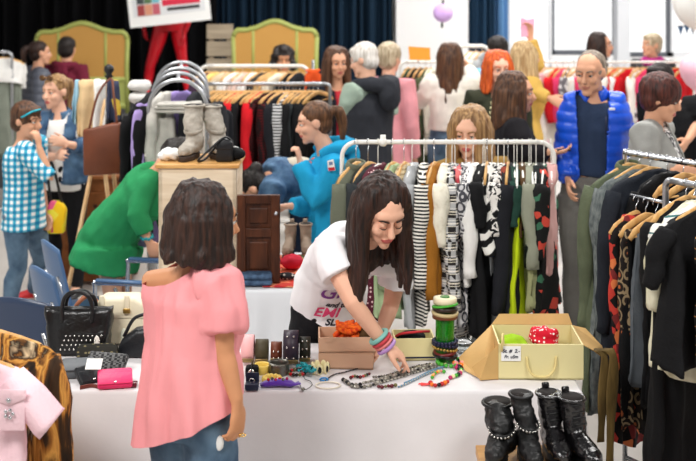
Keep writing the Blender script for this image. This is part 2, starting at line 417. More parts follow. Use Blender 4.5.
def person(label, pos, h, yaw, sex='f', skin=None, ov=None, head=(None, 0, 0), hk=1.0, hair=('long', DKBROWN, {}), top=None, jacket=None, legs=None, shoes=None, hands=None, vox=.0085, lids=False, group=None, extra=None, name='person', cat='person', face=True, smile=0):
    ov = ov or {}; skin = skin or SKIN
    J = skel(pos, h, yaw, ov, sex)
    hy = yaw if head[0] is None else head[0]
    HM = headmat(J['head'], hy, head[1], head[2], hk); R3 = HM.to_3x3().normalized(); k = hk
    T = lambda x, y, z: HM @ V((x, y, z))
    root = thing(name, label, cat, J['b'].copy(), group)
    if name == 'person' and J['b'].z: pass
    # ---- body
    mb = MB(); E = lambda c, r: mb.ell(T(*c), [q * k for q in r], R3, 18, 12)
    E((0, -.012, .03), (.0755, .093, .083)); E((0, .018, -.03), (.062, .068, .07)); E((0, .03, -.068), (.05, .052, .042)); E((0, .066, -.095), (.021, .02, .019))
    E((0, .06, .035), (.056, .026, .03)); E((.034, .058, -.025), (.026, .026, .026)); E((-.034, .058, -.025), (.026, .026, .026))
    mb.tube([T(0, .082, .02), T(0, .094, -.006), T(0, .104, -.026), T(0, .094, -.036)], [.0085 * k, .011 * k, .0155 * k, .01 * k], 10)
    E((0, .083, -.056), (.024, .0125, .0065)); E((0, .0815, -.0675), (.02, .0125, .0075))
    for s in (1, -1): E((s * .079, -.01, .0), (.011, .02, .031))
    if sex == 'm': E((0, .03, -.065), (.062, .05, .04)); E((0, .07, -.096), (.03, .022, .021)); E((0, -.01, .0), (.078, .08, .05))
    nk = .0315 * h
    mb.tube([T(0, -.02, -.02), T(0, -.012, -.07), J['nek'].lerp(T(0, -.01, -.07), .35), J['nek'] - J['S'] * .03 * h], [.05 * k, .052 * k if sex != 'm' else .058 * k, nk, nk * 1.25], 14)
    torso_tube(mb, J, sex, -.008)
    for s in 'LR':
        arm_tube(mb, J, s, -.002); leg_tube(mb, J, s, -.004)
        an = J['an' + s]; mb.tube([an + V((0, 0, .01)), an + J['F'] * .03 - V((0, 0, .03 * h / 1.7)), an + J['F'] * .13 - V((0, 0, .055 * h / 1.7))], [.034, .036, .02], 8)
        hd = (hands or {}).get(s, {})
        d = hd.get('d', J['wr' + s] - J['el' + s]); sg = 1 if s == 'L' else -1
        n = hd.get('n', -J['L'] * sg + J['F'] * .1)
        hand(mb, J['wr' + s] + d.normalized() * .012, d, n, hd.get('side', sg if 'n' not in hd else 1), hd.get('curl', .45), h / 1.68 * hd.get('k', 1), hd.get('thumb', .6))
    inv = HM.inverted()
    def dsp(p, n):
        q = inv @ p
        if abs(q.z) < .12 and q.y > .02 and abs(q.x) < .1:
            w = 0
            for s in (1, -1): w += math.exp(-((q.x - s * .031) ** 2 / 3.2e-4 + (q.z - .009) ** 2 / 1.7e-4))
            return n * (-.0095 * w * k)
        return V((0, 0, 0))
    body = mb.build('body', [skin, LIPS if sex != 'm' else LIPM], root, remesh=vox, relax=2, disp=dsp)
    for p in body.data.polygons:
        q = inv @ (p.center + J['b'])
        if q.y > .07 and (q.x / .024) ** 2 + ((q.z + .061) / .0105) ** 2 < 1: p.material_index = 1
    if face and name == 'person':
        for s in (1, -1):
            e = MB(); e.ell(T(s * .031, .0735, .008), .0115 * k, R3, 14, 10); eo = e.build('eye', [EYEW, IRIS], root)
            for p in eo.data.polygons:
                q = inv @ (p.center + J['b'])
                if (q - V((s * .031, .0735, .008))).normalized().y > .86: p.material_index = 1
            if not lids:
                e = MB(); e.ell(T(s * .031, .0712, .0162), .0138 * k, R3, 14, 10); e.build('eyelid', skin, root)
                e = MB(); e.tube([T(s * .018, .0835, .0085), T(s * .026, .0868, .0112), T(s * .036, .0862, .011), T(s * .045, .079, .007)], [.001 * k, .0016 * k, .0018 * k, .001 * k], 6); e.build('eyelashes', IRIS, root)
            if lids:
                e = MB(); e.ell(T(s * .031, .0735, .0105), .0142 * k, R3, 14, 10); e.build('eyelid', skin, root)
                e = MB(); e.tube([T(s * .017, .0855, .0012), T(s * .025, .0895, -.0015), T(s * .034, .089, -.0015), T(s * .045, .081, .001)], [.0012 * k, .002 * k, .0022 * k, .0012 * k], 6); e.build('eyelashes', IRIS, root)
            e = MB(); e.tube([T(s * .014, .0875, .027), T(s * .026, .0885, .033), T(s * .04, .081, .033), T(s * .05, .072, .027)], [.003 * k, .0035 * k, .003 * k, .0015 * k], 6); e.build('eyebrow', hair[1], root)
    # ---- hair
    if hair[0]:
        a = dict(hair[2]); m = hair_mesh(hair[0], HM, k, **a)
        cuts = []
        if hair[0] == 'bald': pass
        m.build('hair', hair[1], root, remesh=min(vox * 1.15, .009), relax=2, disp=lambda p, n, f1=wrinkle(.0035, (70, 70, 9), len(label)), f2=wrinkle(.007 if hair[0] in ('long', 'bob') else .003, (34, 34, 8), len(label) + 3): f1(p, n) + f2(p, n))
    # ---- clothes
    def garment_(spec, nm, e0):
        tmin = spec.get('tmin', -.0); mb = MB(); e = spec.get('ease', e0); hem = spec.get('hem', .05)
        if spec.get('hempts'): torso_tube(mb, J, sex, e, spec.get('t0', -.16), .96, spec['hempts'])
        else:
            t, a, b = TORSO[sex][1]; fl = spec.get('flare', .0); P0 = spine(J, 0); dn = spec.get('dn', V((0, 0, -1)))
            hp = [(P0 + dn * hem * h, a * h + e + fl, b * h + e + fl), (P0 + dn * (hem * .5 * h), a * h + e + fl * .5, b * h + e + fl * .5)] if hem > .0 else None
            torso_tube(mb, J, sex, e, tmin, spec.get('t1', .96), hp)
        sl = spec.get('sleeve', 'long'); fr = {'long': 1.0, 'short': .3, 'elbow': .5, 'none': 0, '34': .85}[sl]
        for s in 'LR':
            f = spec.get('sleeve' + s, None); f2 = {'long': 1.0, 'short': .3, 'elbow': .5, 'none': 0, '34': .85}[f] if f else fr
            if f2 and (sl == 'short' or f == 'short'):
                J2 = dict(J); sh, el = J['sh' + s], J['el' + s]; n_ = J['nek']
                mb.tube([n_.lerp(sh, .35) - J['S'] * .02 * h, sh, sh.lerp(el, .3), sh.lerp(el, spec.get('slen', .58))], [.034 * h + spec.get('sse', e) * .8, .034 * h + spec.get('sse', e), .031 * h + spec.get('sse', e) + .006, .03 * h + spec.get('sse', e) + spec.get('slf', .014)], 14)
            elif f2: arm_tube(mb, J, s, spec.get('sease', e * .8), f2)
        col = spec.get('mat')
        dp = spec.get('disp') or wrinkle(spec.get('wr', .007), spec.get('wfr', (11, 11, 7)), len(label), .0, 40, spec.get('wbias', 0))
        if spec.get('puff'):
            pf = spec['puff']; base = dp; ax = J['S']
            def dp(p, n, base=base):
                z = ax.dot(p - J['pel'])
                return base(p, n) + n * (.009 * abs(math.sin(z * PI / pf)) ** .6)
        o = mb.build(nm, col, root, remesh=spec.get('vox', .0105), relax=spec.get('relax', 3), disp=dp, cuts=spec.get('cuts', ()))
        if spec.get('open'):
            w = spec['open']; bm = bmesh.new(); bm.from_mesh(o.data); dele = []
            zt = J['pel'] - V((0, 0, .0))
            for f in bm.faces:
                p = f.calc_center_median() + J['b']; q = p - spine(J, .5)
                x = q.dot(J['TL']); Fw = J['F']
                up = q.dot(J['S'])
                if abs(x - spec.get('openx', 0)) < w * (1 + max(-.4, up) * spec.get('vee', .6)) and q.dot(Fw) > 0.01: dele.append(f)
                elif p.z > 0 and f.normal.z < -.75 and up < -.2 * h: dele.append(f)
            bmesh.ops.delete(bm, geom=dele, context='FACES'); bm.to_mesh(o.data); bm.free()
            md = o.modifiers.new('sol', 'SOLIDIFY'); md.thickness = .012; md.offset = -.5
        return o
    made = {}
    if legs:
        mb = MB(); e = legs.get('ease', .008)
        t, a, b = TORSO[sex][1]
        st = [(spine(J, q), aa * h + e, bb * h + e) for q, aa, bb in TORSO[sex] if q <= legs.get('rise', .2)]
        mb.tube([s_[0] for s_ in st], [(s_[1], s_[2]) for s_ in st], 18, side=J['L'])
        for s in 'LR': leg_tube(mb, J, s, e, legs.get('len', 1.0), legs.get('flare', .006))
        made['legs'] = mb.build(legs.get('name', 'trousers'), legs['mat'], root, remesh=.0115, relax=3, disp=wrinkle(.005, (14, 14, 9), len(label)))
    if top: made['top'] = garment_(top, top.get('name', 'shirt'), .014)
    if jacket: made['jacket'] = garment_(jacket, jacket.get('name', 'jacket'), .03)
    hoodspec = (jacket or {}).get('hood') or (top or {}).get('hood')
    if hoodspec:
        mb = MB(); n = J['nek']; F = J['F']; L = J['L']; U = V((0, 0, 1)); s = h / 1.7 * (jacket or top).get('hoodk', 1)
        pts = [n + L * .085 * s + F * .05 * s - U * .02 * s, n + L * .105 * s - F * .03 * s + U * .015 * s, n + L * .06 * s - F * .1 * s + U * .02, n - F * .125 * s + U * .015, n - L * .06 * s - F * .1 * s + U * .02, n - L * .105 * s - F * .03 * s + U * .015 * s, n - L * .085 * s + F * .05 * s - U * .02 * s]
        mb.tube(path(pts, 4), [(.032 * s + .014 * math.sin(PI * i / 24)) for i in range(25)], 10)
        mb.ell(n - F * .13 * s - U * .05, (.075 * s, .05 * s, .085 * s), rotz(math.radians(yaw)))
        mb.build('hood', hoodspec, root, remesh=.01, relax=2, disp=wrinkle(.008, (16, 16, 10), 3))
    colspec = (jacket or {}).get('collar') or (top or {}).get('collar')
    if colspec:
        mb = MB(); n = J['nek']; F = J['F']; L = J['L']; s = h / 1.7
        ring = [n + (F * math.cos(q) * .066 + L * math.sin(q) * .07) * s + V((0, 0, .012 - .02 * math.cos(q))) * s for q in [math.radians(25 + 310 * i / 14) for i in range(15)]]
        mb.tube(ring, [(.012, .034 * s)] * 15, 8, side=None); mb.build('collar', colspec, root)
    if shoes:
        for s in 'LR':
            an = J['an' + s]; F = J.get('footF' + s, ov.get('footF' + s, J['F'])); L2 = F.cross(V((0, 0, 1)))
            g = V((an.x, an.y, an.z - .05 * h)); kk = h / 1.7
            mb = MB(); mb.tube([g - F * .07 * kk + V((0, 0, .03)), g - F * .04 * kk + V((0, 0, .036)), g + F * .02 * kk + V((0, 0, .04)), g + F * .1 * kk + V((0, 0, .032)), g + F * .165 * kk + V((0, 0, .024)), g + F * .19 * kk + V((0, 0, .02))],
                    [(.026, .028), (.037, .036), (.038, .04), (.044, .03), (.036, .022), (.015, .014)], 14, side=L2)
            mb.tube([g + V((0, 0, .03)), g + V((0, 0, .1 * kk))], [.04, .038], 12)
            sh = mb.build('shoe', shoes[0], root, remesh=.008, relax=2)
            mb = MB(); mb.grid(lambda u, v: (0, 0, 0), 2, 2) if False else None
            ol = [g + F * (.055 + .13 * math.cos(q)) * kk + L2 * (.045 * math.sin(q)) * kk for q in [2 * PI * i / 18 for i in range(18)]]
            mb.add([p + V((0, 0, .001)) for p in ol] + [p + V((0, 0, .018)) for p in ol], [list(range(18)), list(range(18, 36))[::-1]] + [[i, (i + 1) % 18, 18 + (i + 1) % 18, 18 + i] for i in range(18)])
            mb.build('sole', shoes[1], sh, origin=J['b'] if False else None)
    return root, J, HM, made
# ------------------------------------------------------------------ hanging garments and hangers
WOODH = woodmat('hanger_wood', (196, 140, 78), (232, 188, 124), (30, 30, 6), .45)
WPLASTIC = M('white_plastic', (238, 236, 230), .4)
CHROME = M('chrome', (200, 202, 206), .22, 1)
WSTEEL = M('white_steel', (236, 234, 228), .35, coat=.3)
STEELG = M('grey_steel_tube', (178, 180, 184), .3, .8)
DPLASTIC = M('black_plastic', (24, 24, 26), .4)

def hanger(loc, rz, label, group, kind='wood', w=.2, hook=0):
    t = thing('coat_hanger', label, 'hanger', loc, group, rz)
    o0 = V(loc)
    hk = MB(); pts = [V((.0 + .016 * math.cos(a), 0, .0 + .016 * math.sin(a))) for a in [math.radians(q) for q in range(-20, 201, 20)]]
    pts = [p + V((0, 0, -.005)) for p in pts][::-1]; pts = pts[::1]
    pts = [V((-.016, 0, -.012))] * 0 + pts + [V((.012, 0, -.02)), V((0, 0, -.032)), V((0, 0, -.075 - hook))]
    for p in pts: p += o0
    hk.tube(pts, .0022, 6); hk.build('hook', CHROME if kind != 'white' else WPLASTIC, t)
    o0 = o0 - V((0, 0, hook)); b = MB(); m = {'wood': WOODH, 'white': WPLASTIC, 'black': DPLASTIC, 'cream': M('cream_hanger', (226, 216, 190), .45)}[kind]
    st = [(-w, -.135), (-w * .8, -.108), (-w * .5, -.088), (-w * .2, -.072), (0, -.066), (w * .2, -.072), (w * .5, -.088), (w * .8, -.108), (w, -.135)]
    if kind == 'wood': b.tube([o0 + V((x, 0, z)) for x, z in st], [(.007, .012)] + [(.0075, .0165)] * 7 + [(.007, .012)], 10, side=V((0, 1, 0)))
    else:
        b.tube([o0 + V((x, 0, z)) for x, z in st] + [o0 + V((w * .9, 0, -.15)), o0 + V((0, 0, -.152)), o0 + V((-w * .9, 0, -.15))], .0055, 8, closed=True)
    b.build('shoulder_bar', m, t)
    if kind == 'wood':
        b = MB(); b.tube([o0 + V((-w * .93, 0, -.128)), o0 + V((w * .93, 0, -.128))], .005, 8); b.build('trouser_bar', m, t)
    return t

def garment(name, loc, rz, mat, label, cat, group=None, w=.21, ln=.75, th=.03, sl=.5, seed=0, flare=1.1, collar=None, kind='top', wv=1.0, hem=None, neck=.07, extra=None, nu=44, hook=0):
    """a garment hung on a hanger: local x along the shoulders, y front to back, hook at the origin"""
    rr = random.Random(seed); ph = [rr.uniform(0, 6.28) for _ in range(6)]
    t = thing(name, label, cat, loc, group, rz)
    o0 = V(loc) - V((0, 0, hook)); ln -= hook
    rows = []
    if kind == 'top': prof = [(.066, neck * .75, .022), (.07, neck, .026), (.088, w * .55, .03), (.108, w * .84, .032), (.13, w * .98, .032), (.17, w * .99, th), (.25, w * .93, th)]
    elif kind == 'strap': prof = [(.1, w * .55, .012), (.12, w * .62, .016), (.2, w * .72, .022), (.26, w * .9, th), (.3, w * .92, th)]
    elif kind == 'trousers': prof = [(.118, w * .8, .012), (.126, w * .82, .022), (.2, w * .84, th)]
    elif kind == 'scarf': prof = [(.07, w * .5, .02), (.075, w * .7, .03), (.12, w * .8, th)]
    z0 = prof[-1][0]; w0 = prof[-1][1]; nr = 22
    for i in range(1, nr + 1):
        f = i / nr; prof.append((z0 + (ln - z0) * f, w0 * (1 + (flare - 1) * f ** .8), th * (1 + .25 * f)))
    nz = len(prof)
    def fn(u, v):
        z, a, b = prof[min(nz - 1, int(round(v * (nz - 1))))]
        q = 2 * PI * u; f = max(0, (z - .1) / max(.1, ln - .1)); c, s = math.cos(q), math.sin(q)
        amp = f ** .8 * wv
        x = a * math.copysign(abs(c) ** .75, c); y = b * math.copysign(abs(s) ** .8, s)
        y *= 1 + amp * .65 * math.sin(6 * q + ph[0]) + amp * .25 * math.sin(9 * q + ph[1] + 2 * z)
        x *= 1 + amp * .05 * math.sin(4 * q + ph[2])
        y += amp * .022 * math.sin(x / w * 5 + ph[3] + z * 2.2) + .006 * math.sin(z * 14 + ph[4] + x * 9) * min(1, f * 4)
        x += amp * .012 * math.sin(z * 5 + ph[5])
        zz = -z - (.02 * math.sin(2 * q + ph[1]) * f * f)
        return o0 + V((x, y, zz))
    mb = MB(); mb.grid(fn, nu, nz, 0, True)
    mb.f.append(list(range(nu))[::-1]); mb.f.append([(nz - 1) * nu + i for i in range(nu)]); mb.m += [0, 0]
    if hem is not None:
        for i, f in enumerate(mb.f):
            if len(f) == 4 and -sum((mb.v[j] - o0).z for j in f) / 4 > ln - hem[0]: mb.m[i] = 1
    if kind == 'top' and sl:
        for sg in (1, -1):
            fw = rr.uniform(-.02, .02); pts = []; rad = []
            n = 12
            for i in range(n + 1):
                f = i / n; z = .135 + sl * f
                wob = .005 * math.sin(f * 9 + ph[2 + (sg > 0)])
                pts.append(o0 + V((sg * (w * (.93 + .11 * min(1, f * 5)) + .008 * math.sin(f * 3 + ph[0])), fw * f * 2 + wob, -z)))
                rad.append((.026 * (1 - .25 * f) * (1 + .16 * math.sin(f * 19 + ph[1])) + .008, .044 * (1 - .3 * f)))
            rad[0] = (.03, .036)
            mb.tube(pts, [(b, a) for a, b in rad], 16, side=V((0, 1, 0)))
    if kind == 'trousers':
        pass
    mats = [mat] + ([hem[1]] if hem else [])
    o = mb.build('fabric', mats, t, disp=wrinkle(.01, (30, 30, 7), seed, .0025, 60))
    if collar:
        c = MB(); ring = [o0 + V((neck * 1.02 * math.cos(q), .036 * math.sin(q), -.072 + .012 * math.sin(q))) for q in [2 * PI * i / 16 for i in range(16)]]
        c.tube(ring, [(.009, .022)] * 16, 8, closed=True); c.build('collar', collar, t)
    return t

# ------------------------------------------------------------------ the setting
FLOORM = pat('floor_lino', 'noisesoft', [(196, 189, 182), (216, 210, 203)], (1.2, 1.2, 1.2), .28, [.3, .7], .2)
WALLW = M('wall_paint', (240, 240, 240), .8, bump=.05, bscale=40)
def slab(name, c, d, mat):
    m = MB(); m.box(c, d); return struct(m.build(name, mat, smooth=False))
slab('floor', (0, 7.0, -.05), (13, 19, .1), FLOORM)
slab('wall_left', (-6.55, 7, 2.3), (.1, 19, 4.6), WALLW)
slab('wall_right', (6.55, 7, 2.3), (.1, 19, 4.6), WALLW)
# back wall with three window openings; its left half stands behind the stage curtains
WY = 15.6
FRAME = M('window_frame', (92, 96, 104), .4); FRAMEL = M('window_reveal', (226, 228, 232), .5)
xw = [X(508, WY), X(552, WY), X(616, WY), X(671, WY), 6.5]
sill = [1.05, Zy(55, WY), Zy(57, WY), Zy(57, WY)]
slab('wall_back', ((-6.5 + xw[0]) / 2, WY + .1, 2.3), (xw[0] + 6.5, .2, 4.6), WALLW)
for i in range(4):
    slab('wall_back.%03d' % (i + 1), ((xw[i] + xw[i + 1]) / 2, WY + .1, sill[i] / 2), (xw[i + 1] - xw[i], .2, sill[i]), WALLW)
slab('wall_back.005', ((xw[0] + 6.5) / 2, WY + .1, 4.2), (6.5 - xw[0], .2, .8), WALLW)
GLASS = bpy.data.materials.new('window_glass'); GLASS.use_nodes = True
nt = GLASS.node_tree; nt.nodes.clear(); _o = nt.nodes.new('ShaderNodeOutputMaterial'); _t = nt.nodes.new('ShaderNodeBsdfTransparent'); _g = nt.nodes.new('ShaderNodeBsdfGlossy'); _m = nt.nodes.new('ShaderNodeMixShader')
_g.inputs['Roughness'].default_value = .02; _m.inputs[0].default_value = .06
nt.links.new(_t.outputs[0], _m.inputs[1]); nt.links.new(_g.outputs[0], _m.inputs[2]); nt.links.new(_m.outputs[0], _o.inputs[0])
for i in range(4):
    t = bpy.data.objects.new('window_%d' % (i + 1), None); COL.objects.link(t); t.location = ((xw[i] + xw[i + 1]) / 2, WY, sill[i]); struct(t)
    z0, z1 = sill[i], 3.8; a, b = xw[i], xw[i + 1]
    f = MB(); w = .035 if i != 2 else .05
    f.box((a + w / 2, WY + .05, (z0 + z1) / 2), (w, .08, z1 - z0)); f.box((b - w / 2, WY + .05, (z0 + z1) / 2), (w, .08, z1 - z0))
    f.box(((a + b) / 2, WY + .05, z0 + .03), (b - a, .08, .06)); f.box(((a + b) / 2, WY + .05, z1 - .03), (b - a, .08, .06))
    f.build('window_frame', FRAME if i in (1, 2) else FRAMEL, t, smooth=False)
    g = MB(); g.box(((a + b) / 2, WY + .06, (z0 + z1) / 2), (b - a - 2 * w, .01, z1 - z0 - .12)); g.build('pane', GLASS, t, smooth=False)
# pale pier between the curtains and a second one at the right end of the windows
slab('wall_pier', (X(432, 15.2), 15.35, 2.3), (X(468, 15.2) - X(396, 15.2), .4, 4.6), WALLW)
slab('wall_pier_window', (X(623, 15.4), 15.5, 2.3), (.16, .3, 4.6), M('pier_grey', (214, 217, 222), .7))
# stage
STAGE = M('stage_floor', (92, 92, 96), .6, vary=.1)
slab('stage_floor', ((-6.5 + X(325, 13)) / 2, 14.2, .39), (X(325, 13) + 6.5, 2.5, .78), STAGE)
def curtain(name, x0, x1, y, z0, z1, mat, label, nf, amp=.09, group=None):
    t = thing(name, label, 'curtain', ((x0 + x1) / 2, y, z0), group)
    m = MB(); ph = x0
    def fn(u, v):
        q = u * nf * 2 * PI
        return (x0 + (x1 - x0) * u + .03 * math.sin(q * .37 + v), y + amp * math.sin(q + .5 * math.sin(q * .31 + ph)) * (1 - .2 * v) + .02 * math.sin(5 * u + 3 * v), z0 + (z1 - z0) * v)
    m.grid(fn, int(nf * 12), 12); m.build('drape', mat, t, solid=.01)
    m = MB(); m.box(((x0 + x1) / 2, y, z1 + .03), (x1 - x0, .05, .05)); m.build('curtain_rail', FRAME, t, smooth=False)
    return t
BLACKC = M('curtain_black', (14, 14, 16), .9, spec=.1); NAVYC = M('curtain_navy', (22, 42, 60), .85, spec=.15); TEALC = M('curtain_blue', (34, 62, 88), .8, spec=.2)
curtain('stage_curtain', -6.4, X(214, 15.1), 15.2, .79, 4.3, BLACKC, 'black stage curtain behind the red mannequin and the left cane headboard', 22)
curtain('stage_curtain', X(212, 15.1), X(395, 15.1), 15.3, .3, 4.3, NAVYC, 'dark navy curtain in deep folds behind the right cane headboard', 18, .08)
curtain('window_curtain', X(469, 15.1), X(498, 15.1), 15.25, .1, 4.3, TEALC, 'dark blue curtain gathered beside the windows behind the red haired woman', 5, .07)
curtain('window_curtain', X(495, 15.1), X(511, 15.1), 15.35, .1, 4.3, M('curtain_blue_lit', (92, 138, 186), .8), 'narrow blue curtain edge painted lighter for the window light', 2.5, .05)  # window light put into the colour of this curtain edge
# unseen overhead lamps added for shape; front pair tilts to brighten faces
def lamp(x, y, z, sx, sy, pw, col=(1, .98, .95), rx=0, rz=0):
    l = bpy.data.lights.new('added_light', 'AREA'); l.shape = 'RECTANGLE'; l.size = sx; l.size_y = sy; l.energy = pw; l.color = col
    o = bpy.data.objects.new('added_light', l); COL.objects.link(o); o.location = (x, y, z); o.rotation_euler = (rx, 0, rz); return o
lamp(-2.2, 1.6, 4.3, 1.7, .9, 235, rx=math.radians(28)); lamp(2.0, 2.2, 4.3, 1.7, .9, 130, rx=math.radians(24))
lamp(-2.2, 7.0, 4.4, 1.8, .9, 150); lamp(2.2, 7.5, 4.4, 1.8, .9, 165); lamp(0, 11, 4.4, 2.4, 1, 180); lamp(3.2, 13, 4.4, 2.4, 1, 200)
w = bpy.data.worlds.new('sky'); S.world = w; w.use_nodes = True
w.node_tree.nodes['Background'].inputs[0].default_value = (1, 1, 1, 1); w.node_tree.nodes['Background'].inputs[1].default_value = 1
wn = w.node_tree; tcw = wn.nodes.new('ShaderNodeTexCoord'); sx = wn.nodes.new('ShaderNodeSeparateXYZ'); mr = wn.nodes.new('ShaderNodeMapRange')
wn.links.new(tcw.outputs['Generated'], sx.inputs[0]); wn.links.new(sx.outputs['Y'], mr.inputs['Value']); mr.inputs['From Min'].default_value = .6; mr.inputs['From Max'].default_value = .9; mr.inputs['To Min'].default_value = .26; mr.inputs['To Max'].default_value = 1.7
wn.links.new(mr.outputs[0], wn.nodes['Background'].inputs[1])
cam = bpy.data.cameras.new('camera'); co = bpy.data.objects.new('camera', cam); COL.objects.link(co); S.camera = co
co.location = (0, 0, CAMH); co.rotation_euler = (PI / 2, 0, 0); cam.sensor_width = 36; cam.lens = 36 * FPX / 696; cam.shift_y = -(230.5 - HY) / 696
cam.dof.use_dof = True; cam.dof.focus_distance = 4.75; cam.dof.aperture_fstop = 3.2
S.view_settings.view_transform = 'Standard'; S.view_settings.look = 'None'; S.view_settings.gamma = 1; S.view_settings.exposure = -.32

# ------------------------------------------------------------------ stage furniture
GREENF = M('headboard_green', (164, 172, 92), .5, vary=.08); CANE = pat('cane_panel', 'checker', [(206, 158, 86), (186, 136, 66)], (90, 90, 90), .6)
def headboard(cxp, d, w, ztop, zbase, label, yaw=0):
    t = thing('cane_headboard', label, 'headboard', (X(cxp, d), d, zbase), 'cane headboards on the stage'); o = V(t.location)
    hh = ztop - zbase
    def top(x):
        f = abs(x) / (w / 2)
        return hh - .02 - (.085 * (1 - math.cos(min(1, f / .62) * PI)) / 2 + (.012 if f > .62 else 0)) - (.07 * max(0, (f - .88) / .12) ** 2)
    xs = [-w / 2 + w * i / 40 for i in range(41)]
    f = MB(); f.tube([o + V((x, 0, top(x))) for x in xs], [(.025, .028)] * 41, 8, side=V((0, 1, 0)))
    f.tube([o + V((-w / 2, 0, 0)), o + V((-w / 2 + .01, 0, hh * .5)), o + V((-w / 2, 0, top(w / 2)))], .025, 8); f.tube([o + V((w / 2, 0, 0)), o + V((w / 2 - .01, 0, hh * .5)), o + V((w / 2, 0, top(w / 2)))], .025, 8)
    for x in (-w * .26, w * .26): f.tube([o + V((x, 0, hh * .38)), o + V((x, 0, top(x)))], .017, 8)
    f.box(o + V((0, 0, hh * .37)), (w, .035, .05)); f.box(o + V((0, 0, hh * .08)), (w, .035, .06))
    f.build('frame', GREENF, t)
    b = MB(); b.box(o + V((0, .004, hh * .22)), (w - .04, .02, hh * .3)); b.build('lower_panel', GREENF, t, smooth=False)
    for a, c in ((-w / 2 + .02, -w * .26), (-w * .26, w * .26), (w * .26, w / 2 - .02)):
        n = 14; p = [(a + (c - a) * i / n) for i in range(n + 1)]
        poly = [(x, top(x) - .01) for x in p] + [(c, hh * .38), (a, hh * .38)]
        m = MB(); m.prism(poly, .012, Matrix.Translation(o)); m.build('cane_panel', CANE, t, smooth=False)
    return t
headboard(82, 13.2, 1.0, Zy(21.5, 13.2), .78, 'green framed cane headboard against the black curtain behind the two women')
headboard(275, 13.2, .92, Zy(19.5, 13.2), .78, 'green framed cane headboard in front of the navy curtain above the curly haired head')
t = thing('wooden_pallet', 'pale grey wooden slatted panel leaning left of the right headboard', 'panel', (X(220, 13.6), 13.6, .78)); o = V(t.location)
SLAT = woodmat('grey_planks', (150, 136, 116), (188, 172, 148), (2, 30, 30), .7)
for i in range(5):
    m = MB(); m.box(o + V((0, 0, .1 + .195 * i)), (.3, .025, .165)); m.build('plank', SLAT, t, smooth=False)
m = MB(); m.box(o + V((-.1, .025, .47)), (.05, .025, .94)); m.box(o + V((.1, .025, .47)), (.05, .025, .94)); m.build('batten', SLAT, t, smooth=False)

# the sign hung in front of the mannequin
d = 13.3; c0 = W(168, -4, d); t = thing('sign_board', 'tilted white sign with photographs and red lettering held before the red mannequin', 'sign', c0)
rt = Matrix.Translation(c0) @ Matrix.Rotation(math.radians(-6), 4, 'Y')
def sb(nm, x, z, w, h, th, mat, y=0):
    m = MB(); m.prism([(x - w / 2, z - h / 2), (x + w / 2, z - h / 2), (x + w / 2, z + h / 2), (x - w / 2, z + h / 2)], th, rt @ Matrix.Translation((0, y, 0))); return m.build(nm, mat, t, smooth=False)
sb('board', 0, 0, .9, .62, .03, M('sign_white', (246, 246, 244), .5))
sb('panel', 0, .03, .8, .46, .004, M('sign_panel', (226, 228, 230), .5), -.018)
PH = [M('print_%d' % i, c, .5) for i, c in enumerate([(160, 60, 60), (120, 190, 205), (216, 150, 120), (60, 70, 70), (196, 96, 110), (90, 120, 80)])]
_r = random.Random(3)
for i in range(3):
    for j in range(3):
        sb('photograph', -.31 + .085 * i, -.13 + .13 * j, .08, .12, .004, PH[(i * 2 + j * 3) % 6], -.022)
sb('red_strip', .14, -.07, .42, .07, .004, M('sign_red', (214, 40, 70), .5), -.022)
sb('dark_strip', .16, -.145, .36, .035, .004, M('sign_dark', (40, 40, 44), .5), -.022)
sb('red_strip', .14, .12, .42, .09, .004, MC['sign_red'], -.022)
for s in (-1, 1): m = MB(); m.tube([rt @ V((s * .4, .0, .3)), rt @ V((s * .12, .35, .62))], .006, 6); m.build('cord', M('sign_cord', (220, 220, 220), .7), t)
REDP = M('red_gloss', (226, 22, 40), .3, coat=.4)
person('glossy red mannequin standing on the stage behind the white sign', (X(168, 13.9), 13.9, .78), 1.80, 12, 'f', skin=REDP, hair=(None, REDP, {}), ov={'knR': W(150, 67, 13.85), 'anR': W(147, 92, 13.85), 'knL': W(183, 64, 13.9), 'anL': W(188, 92, 13.9), 'pel': W(170, 24, 13.9), 'elR': W(142, 6, 13.9), 'wrR': W(144, 27, 13.85), 'elL': W(194, 6, 13.9), 'wrL': W(184, 34, 13.85)}, name='mannequin', cat='mannequin', hands={'L': dict(d=V((0, 0, -1))), 'R': dict(d=V((0, 0, -1)))})
mann = bpy.data.objects['mannequin']
for ch in mann.children:
    if len(ch.data.materials) > 1: ch.data.materials[1] = REDP
m = MB(); m.lathe((X(168, 13.9), 13.9, .78), [(.2, 0), (.2, .015), (.03, .022)], 24); m.build('stand', REDP, mann)
